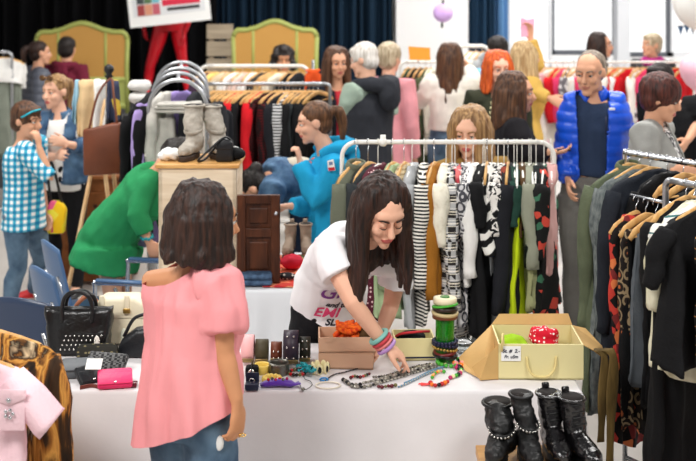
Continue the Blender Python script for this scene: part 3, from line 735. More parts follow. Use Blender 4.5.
# paper lantern on its cable, balloons
t = thing('paper_lantern', 'lavender paper lantern hanging on a black cable before the white wall', 'lantern', W(443, 13, 13)); o = V(t.location)
m = MB(); m.lathe(o, [(.02, .1)] + [(.105 * math.sin(a) + .004 * (i % 2), .1 * math.cos(a)) for i, a in enumerate([PI * k / 16 for k in range(2, 15)])] + [(.02, -.1)], 20); m.build('shade', M('lavender_paper', (214, 176, 236), .8), t)
m = MB(); m.tube([o + V((0, 0, .1)), o + V((0, 0, 2.3))], .012, 6); m.build('cable', DPLASTIC, t); m = MB(); m.tube([o + V((-.01, 0, -.09)), o + V((-.01, 0, -.16))], .012, 6); m.build('tail', DPLASTIC, t)
def balloon(px, py, d, r, col, label):
    c = W(px, py, d); t = thing('balloon', label, 'balloon', c - V((0, 0, r * 1.2)))
    m = MB(); m.lathe(c, [(.01, -r * 1.22), (r * .3, -r * 1.08), (r * .62, -r * .82), (r * .88, -r * .4), (r, .05 * r), (r * .93, r * .42), (r * .7, r * .76), (r * .36, r * .95), (.01, r)], 24); m.build('skin', M('balloon_' + label[:5], col, .3, trans=0), t)
    m = MB(); m.lathe(c - V((0, 0, r * 1.24)), [(.012, -.012), (.006, .012)], 10); m.build('knot', MC['balloon_' + label[:5]], t)
    m = MB(); m.tube(path([c - V((0, 0, r * 1.24)), c - V((.02, 0, r * 1.24 + .3)), c - V((0, .02, r * 1.24 + .7))], 6), .003, 5); m.build('string', WPLASTIC, t)
balloon(697, 70, 8.6, .125, (246, 190, 206), 'pink balloon at the right edge above the black clad arm')
balloon(694, 3, 11, .2, (236, 236, 232), 'white balloon at the top right before the window')
t = thing('paper_bunting', 'small blue and white paper bunting under the white balloon', 'bunting', W(690, 30, 11.6)); o = V(t.location)
for i in range(4):
    m = MB(); m.prism([(-.03, .04), (.03, .04), (0, -.05)], .006, Matrix.Translation(o + V((-.09 + .06 * i, 0, .012 * (i % 2))))); m.build('pennant', M('bunting_blue', (60, 98, 140), .7), t, smooth=False)
m = MB(); m.tube([o + V((-.16, 0, .04)), o + V((.5, 0, .1))], .005, 5); m.build('cord', WPLASTIC, t)
# ------------------------------------------------------------------ clothes racks
def rack(label, a, b, z, mat, rad=.012, corner=.08, foot=.45, group=None, feet=True, low=True):
    """clothes rack whose rail runs from a to b (ground points) at height z, rounded top corners, splayed feet"""
    A, B = V((a[0], a[1], 0)), V((b[0], b[1], 0)); t = thing('clothes_rack', label, 'clothes rack', (A + B) / 2, group)
    u = (B - A).normalized(); n = V((-u.y, u.x, 0)); c = corner
    m = MB(); m.tube(path([A + u * c + V((0, 0, z)), A.lerp(B, .5) + V((0, 0, z)), B - u * c + V((0, 0, z))], 6), rad, 10); m.build('rail', mat, t)
    for P, s in ((A, 1), (B, -1)):
        arc = [P + u * s * (c - c * math.sin(q)) + V((0, 0, z - c + c * math.cos(q))) for q in [PI / 2 * i / 6 for i in range(7)]]
        m = MB(); m.tube(arc + [P + V((0, 0, z * .5)), P + V((0, 0, .06))], rad, 10); m.build('post', mat, t)
        if feet:
            m = MB(); m.tube([P - n * foot / 2 + V((0, 0, .06)), P + n * foot / 2 + V((0, 0, .06))], rad, 8)
            m.build('foot', mat, t)
            for q in (-1, 1):
                m = MB(); m.ell(P + n * (q * foot / 2) + V((0, 0, .028)), (.02, .02, .028)); m.build('caster', DPLASTIC, t)
    if low:
        m = MB(); m.tube([A + V((0, 0, .12)), B + V((0, 0, .12))], rad * .9, 8); m.build('lower_bar', mat, t)
    return t

# --- the white rack behind the leaning girl
YR = 6.0; ZR = Zy(142, YR)
rack('white tube clothes rack with rounded corners behind the leaning girl', (X(342, YR), YR), (X(554, YR), YR), ZR, WSTEEL, .0115, .075)
m = MB(); o_ = V((X(383, YR), YR, ZR))
m.tube([o_ + V((0, 0, -.02)), o_ + V((0, 0, .035))], [.014, .014], 12); m.ell(o_ + V((0, 0, .0)), (.022, .022, .022)); tag(m.build('rail_clamp', WPLASTIC), 'white rail clamp on the top rail above the leaning girl', 'clamp')
BWST = pat('knit_stripes', 'wave', [(236, 232, 222), (30, 30, 32)], (1, 1, 18), pos=[0, .5]); MUST = cloth('mustard_knit', (160, 104, 34)); AZT = pat('aztec_knit', 'aztec', [(40, 36, 36), (226, 218, 200)], (1, 1, 5.5))
GEO = pat('geometric_scarf', 'voronoi', [(28, 30, 58), (226, 120, 120), (240, 228, 222), (34, 34, 60), (200, 70, 80)], (45, 45, 32)); CREAMK = pat('cream_knit', 'noisesoft', [(206, 196, 170), (240, 234, 216)], (40, 40, 40), bump=.4)
PAIS = pat('grey_paisley', 'dots', [(50, 50, 56), (190, 188, 190), (70, 70, 76), (214, 212, 212)], (26, 26, 20), pos=[0, .2, .4, .6]); DIAG = pat('diagonal_stripes', 'wave', [(238, 236, 230), (18, 18, 20)], (6, 6, 6), pos=[0, .5], rot=(.5, .7, .2))
BLOT = pat('monochrome_floral', 'noise', [(18, 18, 20), (236, 232, 226), (26, 26, 28)], (24, 24, 24), pos=[0, .47, .6], dist=.8); BLK = cloth('black_jersey', (20, 20, 22)); BLK2 = cloth('charcoal_cloth', (48, 52, 54)); BLK3 = cloth('washed_black', (30, 31, 36), vary=.25)
LIME = cloth('lime_cloth', (202, 224, 30)); BROWNC = cloth('brown_suede', (86, 62, 36)); GGREEN = cloth('grey_green_knit', (150, 152, 134)); PALEG = cloth('pale_olive', (170, 172, 128)); PLT = pat('dark_teal_plaid', 'plaid', [(60, 96, 92), (24, 36, 44), (30, 30, 40)], (16, 16, 16))
BFLOR = pat('black_floral', 'voronoi', [(20, 20, 20)] * 5 + [(206, 74, 60), (60, 110, 84)], (24, 24, 24)); DPINK = cloth('dusty_pink', (206, 160, 156)); RUST = cloth('rust_cloth', (142, 62, 46)); WHT = cloth('white_cotton', (238, 236, 232)); TWEED = pat('beige_tweed', 'wavesoft', [(184, 160, 120), (214, 200, 168), (150, 130, 96)], (2, 2, 16), dist=1)
MINT = cloth('pale_green_knit', (166, 186, 144)); OLIVEG = cloth('grey_olive_jacket', (104, 108, 92)); POLKA = pat('maroon_dots', 'dots', [(226, 190, 190), (84, 26, 42)], (42, 42, 42), pos=[0, .22]); GREYJ = cloth('light_grey_jersey', (168, 170, 172)); BLUEP = pat('black_blue_print', 'noise', [(18, 18, 24), (40, 110, 220), (20, 20, 24)], (7, 7, 7), pos=[0, .56, .68]); DKGREEN = cloth('dark_bottle_green', (36, 66, 56))
GW = 'clothes on the white rack'
def onrack(px, rz, mat, label, cat, seed, hk='white', nm='shirt', **k):
    loc = V((X(px, YR), YR, ZR + .004)); k['hook'] = .05
    hgrp = {'white': 'white plastic hangers on the white rack', 'wood': 'wooden hangers on the white rack', 'cream': 'white plastic hangers on the white rack'}[hk]
    hanger(loc, math.radians(rz), {'white': 'white plastic hanger on the rail of the white rack', 'wood': 'pale wooden hanger on the rail of the white rack', 'cream': 'white plastic hanger on the rail of the white rack'}[hk], hgrp, hk, k.get('w', .2) * .97, .05)
    return garment(nm, loc, math.radians(rz), mat, label, cat, GW, seed=seed, **k)
gl = [
 (356, 64, OLIVEG, 'grey olive jacket at the left end of the white rack behind the girl', 'jacket', 'jacket', dict(ln=.8, th=.05, sl=.5, w=.21, collar=OLIVEG), 'wood'),
 (368, 68, BLK2, 'charcoal cardigan on a wooden hanger hidden behind the girl\'s hair', 'cardigan', 'cardigan', dict(ln=.82, th=.03), 'wood'),
 (378, 66, POLKA, 'maroon dotted blouse reaching below the girl\'s hair', 'blouse', 'blouse', dict(ln=.86, th=.03, w=.2), 'white'),
 (392, 72, MINT, 'pale green cardigan just right of the girl\'s hair', 'cardigan', 'cardigan', dict(ln=.84, th=.028, w=.2), 'wood'),
 (404, 75, TWEED, 'beige tweed jumper beside the pale green cardigan', 'jumper', 'jumper', dict(ln=.7, th=.028, w=.2, hem=(.05, GREYJ)), 'wood'),
 (412, 78, GREYJ, 'light grey sweater with a striped hem behind the bracelets', 'sweater', 'sweater', dict(ln=.9, th=.022, w=.19, hem=(.06, BWST)), 'white'),
 (424, 84, BWST, 'black and white striped top left of the mustard cardigan', 'top', 'tee_shirt', dict(ln=.86, th=.022, w=.2), 'white'),
 (434, 76, MUST, 'mustard brown cardigan on the white rack', 'cardigan', 'cardigan', dict(ln=.73, th=.034, w=.2, sl=.55), 'wood'),
 (446, 78, CREAMK, 'cream chunky knit right of the mustard cardigan', 'knitwear', 'knitwear', dict(ln=.44, th=.034, w=.2, sl=.3), 'white'),
 (452, 80, AZT, 'long black and cream patterned knit hanging down behind the bracelets', 'cardigan', 'cardigan', dict(ln=1.0, th=.042, w=.19, sl=.6), 'white'),
 (455, 96, GEO, 'narrow navy and coral patterned scarf', 'scarf', 'scarf', dict(kind='scarf', ln=.48, th=.02, w=.17, sl=0), 'white'),
 (466, 82, PAIS, 'grey paisley print blouse', 'blouse', 'blouse', dict(ln=.88, th=.022, w=.19, sl=.25), 'white'),
 (473, 78, WHT, 'plain white cotton top in the middle of the white rack', 'top', 'tee_shirt', dict(ln=.66, th=.026, w=.2, sl=.44), 'white'),
 (483, 74, BLK, 'long black dress in the middle of the white rack', 'dress', 'dress', dict(ln=.94, th=.045, w=.215, sl=.2), 'white'),
 (485, 98, GREYJ, 'pale grey skirt hem showing under the black dress', 'skirt', 'skirt', dict(kind='trousers', ln=.99, th=.02, w=.16, sl=0), 'white'),
 (487, 80, BLUEP, 'black top with a bright blue print', 'top', 'tee_shirt', dict(kind='strap', ln=.52, th=.024, w=.2, sl=0), 'wood'),
 (492, 70, DIAG, 'black and white diagonally striped blouse', 'blouse', 'blouse', dict(ln=.5, th=.024, w=.19, sl=.34), 'white'),
 (498, 78, BLOT, 'white blouse with a black floral print', 'blouse', 'blouse', dict(ln=.44, th=.024, w=.2, sl=.24), 'white'),
 (504, 84, RUST, 'thin rust coloured top beside the black trousers', 'top', 'tee_shirt', dict(ln=.62, th=.01, w=.17, sl=0), 'white'),
 (508, 80, BLK3, 'washed black long coat left of the lime dress', 'coat', 'coat', dict(ln=.98, th=.035, w=.215, sl=.62), 'wood'),
 (514, 84, DKGREEN, 'dark bottle green dress beside the lime dress', 'dress', 'dress', dict(ln=.96, th=.016, w=.19, sl=.2), 'white'),
 (517, 82, LIME, 'lime green long dress', 'dress', 'dress', dict(kind='strap', ln=1.0, th=.022, w=.235, sl=0), 'white'),
 (522, 84, BROWNC, 'brown suede top right of the lime dress', 'top', 'tee_shirt', dict(ln=.42, th=.02, w=.19, sl=0), 'white'),
 (529, 80, GGREEN, 'grey green knitted sweater', 'sweater', 'sweater', dict(ln=.5, th=.032, w=.2, sl=.4), 'white'),
 (531, 84, PALEG, 'pale olive skirt below the grey green sweater', 'skirt', 'skirt', dict(kind='trousers', ln=.8, th=.034, w=.21, sl=0), 'white'),
 (536, 80, PLT, 'dark teal checked shirt', 'shirt', 'shirt', dict(ln=.58, th=.024, w=.2, sl=.4), 'white'),
 (544, 78, BFLOR, 'black dress with red flowers near the right post', 'dress', 'dress', dict(ln=.84, th=.036, w=.21, sl=.36), 'white'),
 (551, 82, DPINK, 'dusty pink blouse at the right end of the white rack', 'blouse', 'blouse', dict(ln=.62, th=.014, w=.17, sl=0), 'white'),
]
for i, (px, rz, mt, lb, ct, nm, k, hk) in enumerate(gl): onrack(px, rz, mt, lb, ct, 10 + i, hk, nm, **k)

# --- red and black clothes on the grey rail behind
Y2 = 8.9; Z2 = Zy(84, Y2)
rack('grey tube clothes rack of red and black clothes behind the blue hooded girl', (X(204, Y2), Y2), (X(330, Y2), Y2), Z2, STEELG, .014, .03)
RED = cloth('bright_red', (206, 26, 36)); MAR = pat('maroon_plaid', 'plaid', [(150, 40, 60), (60, 16, 34), (40, 20, 34)], (16, 16, 16)); OLV = cloth('olive_cloth', (76, 84, 58)); ZIG = pat('zigzag_knit', 'wave', [(220, 220, 220), (24, 24, 26)], (2, 2, 14), pos=[0, .5], dist=2)
red = [(214, BLK2, 'charcoal coat first from the left'), (222, OLV, 'olive green coat second from the left'), (231, BLK, 'black coat between the olive coat and the first red one'), (240, RED, 'bright red coat leftmost of the reds'), (245, RED, 'bright red jacket tucked behind the leftmost red coat'),
       (252, BLK, 'black coat between the red clothes'), (262, RED, 'bright red cardigan in the middle'), (268, MAR, 'maroon checked shirt right of the middle red cardigan'), (275, MAR, 'second maroon checked shirt'), (282, BLK3, 'washed black jacket right of the checked shirts'), (289, ZIG, 'black and white zigzag knit'), (296, BLK, 'black top near the blue hooded girl'), (304, BLK2, 'charcoal top behind the blue hooded girl\'s head'), (313, BLK, 'black jacket at the right end')]
proto = None
for i, (px, mt, lb) in enumerate(red):
    loc = V((X(px, Y2), Y2, Z2 + .005)); rz = math.radians(62 + R.uniform(-8, 8))
    lab = 'wooden hanger on the grey rail of red and black clothes'; grp = 'wooden hangers on the grey rail'
    if proto is None: proto = hanger(loc, rz, lab, grp, 'wood', .21)
    else:
        c = copytree(proto); c.location = loc; c.rotation_euler = (0, 0, rz)
    garment('coat' if 'coat' in lb else 'jacket' if 'jacket' in lb else 'shirt', loc, rz, mt, lb + ' on the grey rail', 'coat' if 'coat' in lb else 'jacket' if 'jacket' in lb else 'shirt', 'clothes on the grey rail', w=.21, ln=.78 + R.uniform(-.05, .08), th=.03, sl=.52, seed=50 + i)
for i, px in enumerate((218, 227, 236, 249, 257, 265, 279, 286, 293, 300, 309, 318)):
    c = copytree(proto); c.location = (X(px, Y2), Y2, Z2 + .005); c.rotation_euler = (0, 0, math.radians(58 + R.uniform(-10, 10)))

# --- pale rack behind it
Y3 = 10.6; Z3 = Zy(66, Y3)
rack('white tube clothes rack with pale clothes in front of the curly haired head', (X(200, Y3), Y3), (X(308, Y3), Y3), Z3, WSTEEL, .017, .07)
pale = [(207, cloth('plum', (70, 50, 70)), 'plum top at the left end of the pale rack'), (214, cloth('butter', (228, 204, 120)), 'butter yellow top on the pale rack'), (224, cloth('sand', (206, 188, 158)), 'sand coloured blouse on the pale rack'), (234, WHT, 'white blouse left of the middle of the pale rack'), (243, cloth('blush', (226, 196, 184)), 'blush pink blouse on the pale rack'), (252, WHT, 'white shirt in the middle of the pale rack'), (262, BLK2, 'charcoal top on the pale rack'), (272, cloth('tan', (202, 164, 112)), 'tan top below the curly haired head'), (281, cloth('cream', (236, 226, 204)), 'cream top below the curly haired head'), (290, BLK, 'black top on the pale rack'), (297, BLK3, 'washed black top on the pale rack')]
for i, (px, mt, lb) in enumerate(pale):
    loc = V((X(px, Y3), Y3, Z3 + .005)); rz = math.radians(60 + R.uniform(-10, 10))
    c = copytree(proto); c.location = loc; c.rotation_euler = (0, 0, rz); c['label'] = 'wooden hanger on the pale clothes rack below the curly haired head'; c['group'] = 'wooden hangers on the pale rack'
    garment('tee_shirt', loc, rz, mt, lb, 'top', 'clothes on the pale rack', w=.2, ln=.7 + R.uniform(-.05, .05), th=.03, sl=.45, seed=80 + i)
loc = V((X(313, 10.3), 10.3, Zy(62, 10.3))); garment('tee_shirt', loc, math.radians(20), cloth('orange', (236, 92, 40)), 'bright orange top at the right end of the pale rack', 'top', w=.075, ln=.32, th=.03, sl=0, seed=99)
t = thing('clothes_rack', 'slim grey stand that carries the orange top', 'clothes rack', (X(313, 10.33), 10.33, 0)); m = MB(); m.tube([V((X(313, 10.33), 10.33, .03)), V((X(313, 10.33), 10.33, Zy(60, 10.33)))], .013, 8); m.build('post', STEELG, t)
m = MB(); m.tube([V((X(313, 10.33), 10.36, Zy(61, 10.33))), V((X(313, 10.33), 10.24, Zy(61, 10.33)))], .008, 8); m.build('arm', STEELG, t)
m = MB(); m.lathe((X(313, 10.33), 10.33, 0), [(.17, 0), (.17, .02), (.03, .035)], 20); m.build('base', STEELG, t)

# --- rack behind the woman in white, orange notice on it
Y4 = 10.7; Z4 = Zy(62, Y4)
rack('white clothes rack of dark and green clothes left of the woman in white', (X(400, Y4), Y4), (X(470, Y4), Y4), Z4, WSTEEL, .013, .05)
for i, (px, mt, lb, ln) in enumerate([(408, cloth('bottle_green', (34, 62, 48)), 'bottle green coat at the left end of the rack with the orange notice', 1.15), (414, BLK, 'black coat under the orange notice', 1.1), (420, cloth('dark_brown', (74, 56, 44)), 'dark brown coat under the orange notice', 1.05), (426, OLV, 'olive green dress beside the woman in white', .85), (431, CREAMK, 'cream knit touching the woman in white', .8), (462, cloth('mauve_brown', (150, 124, 118)), 'mauve brown coat right of the woman in white', .85), (466, WHT, 'white blouse right of the woman in white', .7)]):
    loc = V((X(px, Y4), Y4, Z4 + .005)); rz = math.radians(68 + R.uniform(-8, 8))
    c = copytree(proto); c.location = loc; c.rotation_euler = (0, 0, rz); c['label'] = 'wooden hanger on the rack with the orange notice'; c['group'] = 'wooden hangers on the rack with the notice'
    garment('coat', loc, rz, mt, lb, 'coat', 'clothes on the rack with the orange notice', w=.2, ln=ln, th=.035, sl=.5, seed=120 + i)
m = MB(); c0 = W(420, 53.5, 10.3); m.prism([(-.09, -.055), (.09, -.06), (.085, .05), (-.1, .06)], .01, Matrix.Translation(c0)); t = thing('notice', 'orange paper notice standing above the dark coats', 'sign', c0); m.build('sheet', M('orange_paper', (250, 168, 60), .7), t, smooth=False)
m = MB(); m.tube([c0 + V((0, .02, -.05)), V((c0.x, Y4, Z4))], .005, 6); m.build('clip_rod', WSTEEL, t)
Y5 = 11.6; Z5 = Zy(46, Y5)
rack('white rounded clothes rack by the blue curtain', (X(455, Y5), Y5), (X(490, Y5), Y5), Z5, WSTEEL, .018, .09)
for i, (px, mt, lb) in enumerate([(470, WHT, 'white dress left on the rounded white rack by the curtain'), (476, cloth('ivory', (228, 226, 216)), 'ivory dress in the middle of the rounded white rack by the curtain'), (483, GREYJ, 'light grey dress right on the rounded white rack by the curtain')]):
    loc = V((X(px, Y5), Y5, Z5 + .005)); c = copytree(proto); c.location = loc; c.rotation_euler = (0, 0, 1.1); c['label'] = 'wooden hanger on the rounded white rack by the curtain'; c['group'] = 'wooden hangers on the rounded white rack'
    garment('dress', loc, 1.1, mt, lb, 'dress', 'dresses on the rounded white rack', w=.2, ln=.95, th=.04, sl=.3, seed=140 + i)

# --- pink, red and white clothes by the windows
Y6 = 10.9; Z6 = Zy(62, Y6)
rack('white clothes rack of pink red and white clothes by the windows', (X(540, Y6), Y6), (X(694, Y6), Y6), Z6, WSTEEL, .012, .05)
PK = cloth('hot_pink', (226, 66, 110)); LPK = cloth('pale_pink', (240, 200, 206)); CRM = cloth('warm_white', (240, 232, 222)); GRF = pat('grey_floral', 'noise', [(110, 104, 108), (226, 220, 220)], (20, 20, 20), pos=[0, .5])
pk = [(545, LPK, 'pale pink dress at the left end', .8), (551, CRM, 'warm white dress second from the left', .85), (557, RED, 'red top left of the man', .42), (563, PK, 'hot pink top left of the man', .5), (568, GRF, 'grey flowered blouse touching the man\'s shoulder', .6), (574, CRM, 'warm white blouse behind the man', .7), (582, WHT, 'white shirt behind the man', .7), (589, PK, 'hot pink shirt behind the man', .6), (598, LPK, 'pale pink shirt behind the man', .6), (606, GRF, 'grey flowered dress right of the man\'s head', .65), (612, CRM, 'warm white top right of the man\'s head', .6), (618, RED, 'red dress right of the man\'s head', .75), (624, WHT, 'white dress between the two red ones', .8), (630, RED, 'red dress left of the short haired woman', .8), (637, CRM, 'warm white dress above the grey cardigan', .8), (643, GRF, 'grey flowered top above the grey cardigan', .6), (648, PK, 'hot pink top behind the short haired woman', .6), (656, CRM, 'warm white top behind the short haired woman', .6), (668, LPK, 'pale pink top right of the short haired woman', .6), (676, RED, 'red coat right of the short haired woman', .7), (684, RED, 'red jacket left of the pink balloon', .6)]
for i, (px, mt, lb, ln) in enumerate(pk):
    loc = V((X(px, Y6), Y6, Z6 + .005)); rz = math.radians(52 + R.uniform(-14, 14))
    c = copytree(proto); c.location = loc; c.rotation_euler = (0, 0, rz); c['label'] = 'wooden hanger on the rack of pink and red clothes'; c['group'] = 'wooden hangers on the rack of pink clothes'
    garment('dress' if 'dress' in lb else 'tee_shirt', loc, rz, mt, lb + ' on the rack by the windows', 'dress' if 'dress' in lb else 'top', 'clothes on the rack by the windows', w=.19, ln=ln, th=.035, sl=.4, seed=160 + i)

# --- fur coats at the far left
Y7 = 11.2; Z7 = Zy(52, Y7)
rack('clothes rack of pale fur coats at the far left', (X(-65, Y7), Y7), (X(12, Y7), Y7), Z7, STEELG, .013, .05)
FUR = cloth('white_fur', (236, 234, 230), bump=1, bscale=120); FURG = cloth('grey_green_fur', (128, 134, 122), bump=1, bscale=90)
for i, (px, mt, lb, ln) in enumerate([(-28, FURG, 'grey fur coat outermost at the far left', 1.0), (-14, FURG, 'grey fur coat under the white fur jacket', 1.0), (3, FUR, 'short white fur jacket at the far left', .3), (-3, FURG, 'grey green fur coat beside the two women at the headboard', .95)]):
    loc = V((X(px, Y7), Y7, Z7 + .005)); c = copytree(proto); c.location = loc; c.rotation_euler = (0, 0, .7); c['label'] = 'wooden hanger holding the fur coats at the far left'; c['group'] = 'wooden hangers on the fur rack'
    garment('fur_coat', loc, .7, mt, lb, 'fur coat', 'fur coats on the far left rack', w=.2, ln=ln, th=.06, sl=.45 if ln > .5 else .22, seed=190 + i)

# --- two rounded steel racks seen end on, left of the blue hooded girl
def hooprack(label, d0, d1, px0, px1, top, px2, px3, top2):
    t = thing('clothes_rack', label, 'clothes rack', (X((px0 + px1) / 2, d0), (d0 + d1) / 2, 0), 'rounded steel racks')
    for d, a, b, y in ((d0, px0, px1, top), (d1, px2, px3, top2)):
        xa, xb, zt = X(a, d), X(b, d), Zy(y, d); r = (xb - xa) / 2; xm = (xa + xb) / 2
        m = MB(); m.tube([V((xa, d, .08)), V((xa, d, .9))] + [V((xm - r * math.cos(q), d, zt - r + r * math.sin(q))) for q in [PI * i / 18 for i in range(19)]] + [V((xb, d, .9)), V((xb, d, .08))], .0125, 10); m.build('hoop', STEELG, t)
        for x in (xa, xb):
            m = MB(); m.ell((x, d, .036), (.026, .026, .036)); m.build('caster', DPLASTIC, t)
    for z in (.12, Zy(112, d0)):
        for s in (0, 1):
            a = V((X(px0, d0) if s == 0 else X(px1, d0), d0, z)); b = V((X(px2, d1) if s == 0 else X(px3, d1), d1, z)); m = MB(); m.tube([a, b], .011, 8); m.build('side_bar', STEELG, t)
    zt = Zy(top, d0); m = MB(); m.tube([V((X((px0 + px1) / 2, d0), d0, zt - .005)), V((X((px2 + px3) / 2, d1), d1, Zy(top2, d1) - .005))], .012, 8); m.build('rail', STEELG, t)
    return t
hooprack('nearer rounded steel rack above the grey boots', 7.1, 7.6, 149, 207, 80, 151, 206, 73)
hooprack('farther rounded steel rack behind the one above the grey boots', 7.9, 8.6, 153, 208, 68, 156, 207, 62)
def fold(name, label, cat, px, py, d, w, h, dep, mat, n=3, group=None, rot=0):
    c = W(px, py, d); t = thing(name, label, cat, c, group)
    for i in range(n):
        m = MB(); hh = h / n
        m.box(c + V((R.uniform(-.01, .01), R.uniform(-.01, .01), hh * (i + .5))), (w * R.uniform(.93, 1), dep * R.uniform(.93, 1), hh * .92)); m.build('fold', mat if not isinstance(mat, list) else mat[i % len(mat)], t, bevel=hh * .42, disp=wrinkle(.008, (12, 12, 20), i))
    return t
GREYW = cloth('grey_white_cloth', (196, 192, 184), vary=.2)
lav = cloth('lavender', (170, 148, 206)); PURP = cloth('purple_print', (150, 130, 190), vary=.4)
for px, rz, mt, lb, nm, k in [(152, 78, BLK, 'black coat with a pale zip on the left side of the rounded racks', 'coat', dict(ln=.95, th=.05, sl=.6)), (166, 70, GREYW, 'grey white blouse inside the rounded racks', 'blouse', dict(ln=.75, th=.05, sl=.5)), (180, 30, PURP, 'purple printed top under the top of the rounded racks', 'tee_shirt', dict(ln=.5, th=.05, w=.14, sl=.1)), (196, 80, BLK3, 'black jacket on the right side of the rounded racks', 'jacket', dict(ln=.8, th=.05, sl=.5))]:
    dd = 7.3 if px != 180 else 7.35
    loc = V((X(px, dd), dd, Zy(81, 7.1) - .02 - (.0 if px != 180 else .0))); garment(nm, loc, math.radians(rz), mt, lb, nm.split('_')[-1], 'clothes on the rounded racks', seed=210 + px, **k)
for px, dd, rz, mt, lb in [(141, 7.4, 70, BLK, 'long black coat edged with studs outside the left of the rounded racks'), (145, 7.15, 60, lav, 'slim lavender garment outside the left of the rounded racks'), (217, 7.6, 75, BLK3, 'dark coat outside the right of the rounded racks')]:
    loc = V((X(px, dd), dd, Zy(92, dd))); garment('coat', loc, math.radians(rz), mt, lb, 'coat', 'clothes on the rounded racks', ln=.9, th=.03 if mt is lav else .05, w=.1 if mt is lav else .15, sl=.4 if mt is not lav else 0, seed=300 + px)
fold('folded_scarf', 'grey white folded scarf lying across the bars of the nearer rounded rack', 'scarf', 178, 112, 7.12, .26, .06, .16, GREYW, 3)
for k, (px, lb) in enumerate([(164, 'white pleated bag under the folded scarf left'), (196, 'pale bag under the folded scarf right')]):
    loc = W(px, 111, 7.14); garment('bag', loc + V((0, 0, .06)), .2, [GREYW, CRM][k], lb, 'bag', kind='strap', w=.11, ln=.34, th=.045, sl=0, seed=330 + k)
t = fold('fur_collar', 'cream fur collar behind the left of the rounded racks', 'collar', 141, 104, 8.3, .16, .17, .14, FUR, 2)
# --- chrome rack of coats on the right and the second rack nearer the camera
YA = (X(625, 5.43), 5.43); dirA = V((.54, -.84, 0)).normalized(); ZA = Zy(152, 5.43)
endA = V((YA[0], YA[1], 0)) + dirA * 1.0
rack('chrome clothes rack of dark coats in front of the short haired woman', YA, (endA.x, endA.y), ZA, CHROME, .0115, .012)
for i in range(26):
    pass
m = MB(); a0 = V((YA[0], YA[1], ZA)); m.tube([a0 + dirA * (.0 + .012 * i) for i in range(60)], [(.0125 if i % 2 else .0155) for i in range(60)], 10)
tr = [o for o in S.objects if o.get('label', '').startswith('chrome clothes rack')][0]; m.build('notched_sleeve', CHROME, tr)
rzA = math.atan2(dirA.y, dirA.x) + PI / 2      # shoulder line across the rail
COATG = cloth('olive_grey_coat', (92, 100, 78), vary=.2); DENG = pat('grey_denim', 'noisesoft', [(70, 78, 80), (122, 128, 126)], (60, 60, 30), pos=[.3, .7]); NAV = cloth('blue_black_coat', (34, 38, 46)); JET = cloth('jet_black', (15, 15, 17)); REDF = pat('red_flower_print', 'voronoi', [(18, 16, 16), (20, 18, 18), (196, 60, 50), (216, 120, 70), (22, 18, 18), (120, 40, 40)], (30, 30, 24)); GRYT = cloth('grey_trousers', (96, 102, 108))
ga = [(.02, COATG, 'long olive grey coat outermost on the chrome rack', 'coat', dict(ln=1.08, th=.055, sl=.62, w=.27, collar=COATG, flare=1.35), 'wood'), (.085, DENG, 'grey denim coat second on the chrome rack', 'coat', dict(ln=1.1, th=.045, sl=.6, w=.27, flare=1.3), 'wood'), (.15, NAV, 'blue black long coat third on the chrome rack', 'coat', dict(ln=1.08, th=.06, sl=.6, w=.27, flare=1.25), 'wood'), (.25, JET, 'jet black dress behind the red flowered dress', 'dress', dict(ln=.98, th=.04, sl=.5, w=.2), 'black'), (.34, BLK3, 'washed black jeans folded on the chrome rack', 'jeans', dict(kind='trousers', ln=.72, th=.04, w=.15, sl=0), 'wood'), (.42, BLK2, 'charcoal jeans beside the washed black ones', 'jeans', dict(kind='trousers', ln=.74, th=.04, w=.15, sl=0), 'wood'), (.5, JET, 'jet black jeans nearest on the chrome rack', 'jeans', dict(kind='trousers', ln=.76, th=.04, w=.15, sl=0), 'wood'), (.58, JET, 'jet black coat at the near end of the chrome rack', 'coat', dict(ln=1.0, th=.05, sl=.55, w=.2), 'wood')]
for i, (s, mt, lb, ct, k, hk) in enumerate(ga):
    loc = a0 + dirA * s + V((0, 0, .006)); rz = rzA + math.radians(R.uniform(-4, 4) + 4)
    hanger(loc, rz, {'wood': 'wooden hanger on the chrome rail', 'black': 'black hanger on the chrome rail behind the red flowered dress'}[hk], 'wooden hangers on the chrome rail' if hk == 'wood' else None, hk, .2)
    garment({'top': 'tee_shirt'}.get(ct, ct), loc, rz, mt, lb, ct, 'dark clothes on the chrome rack', seed=400 + i, **k)
# lower tier: a cascade arm hung from the chrome rail, with the red flowered dress
c0 = W(636, 198, 5.05)
for i, (dx, mt, lb, ct, k) in enumerate([(0, REDF, 'black dress with red flowers on the lower wooden hangers', 'dress', dict(ln=1.0, th=.03, w=.15, sl=.0, kind='top')), (.05, JET, 'jet black trousers on the lower wooden hangers', 'trousers', dict(kind='trousers', ln=.9, th=.03, w=.15, sl=0)), (.1, GRYT, 'grey trousers on the lower wooden hangers', 'trousers', dict(kind='trousers', ln=.72, th=.026, w=.14, sl=0)), (.16, JET, 'black skirt on the lower wooden hangers', 'skirt', dict(kind='trousers', ln=.8, th=.03, w=.15, sl=0))]):
    loc = c0 + dirA * dx * 1.1
    hanger(loc, rzA, 'wooden hanger on the lower arm of the chrome rack', 'lower wooden hangers', 'wood', .15)
    garment({'top': 'tee_shirt'}.get(ct, ct), loc, rzA, mt, lb, ct, 'clothes on the lower wooden hangers', seed=420 + i, **k)
m = MB(); m.tube([c0 + V((0, 0, .006)) - dirA * .03, c0 + dirA * .3 + V((0, 0, .006))], .008, 8); m.tube([c0 + dirA * .3 + V((0, 0, .006)), a0 + dirA * .45], .008, 8); m.build('cascade_arm', CHROME, tr)
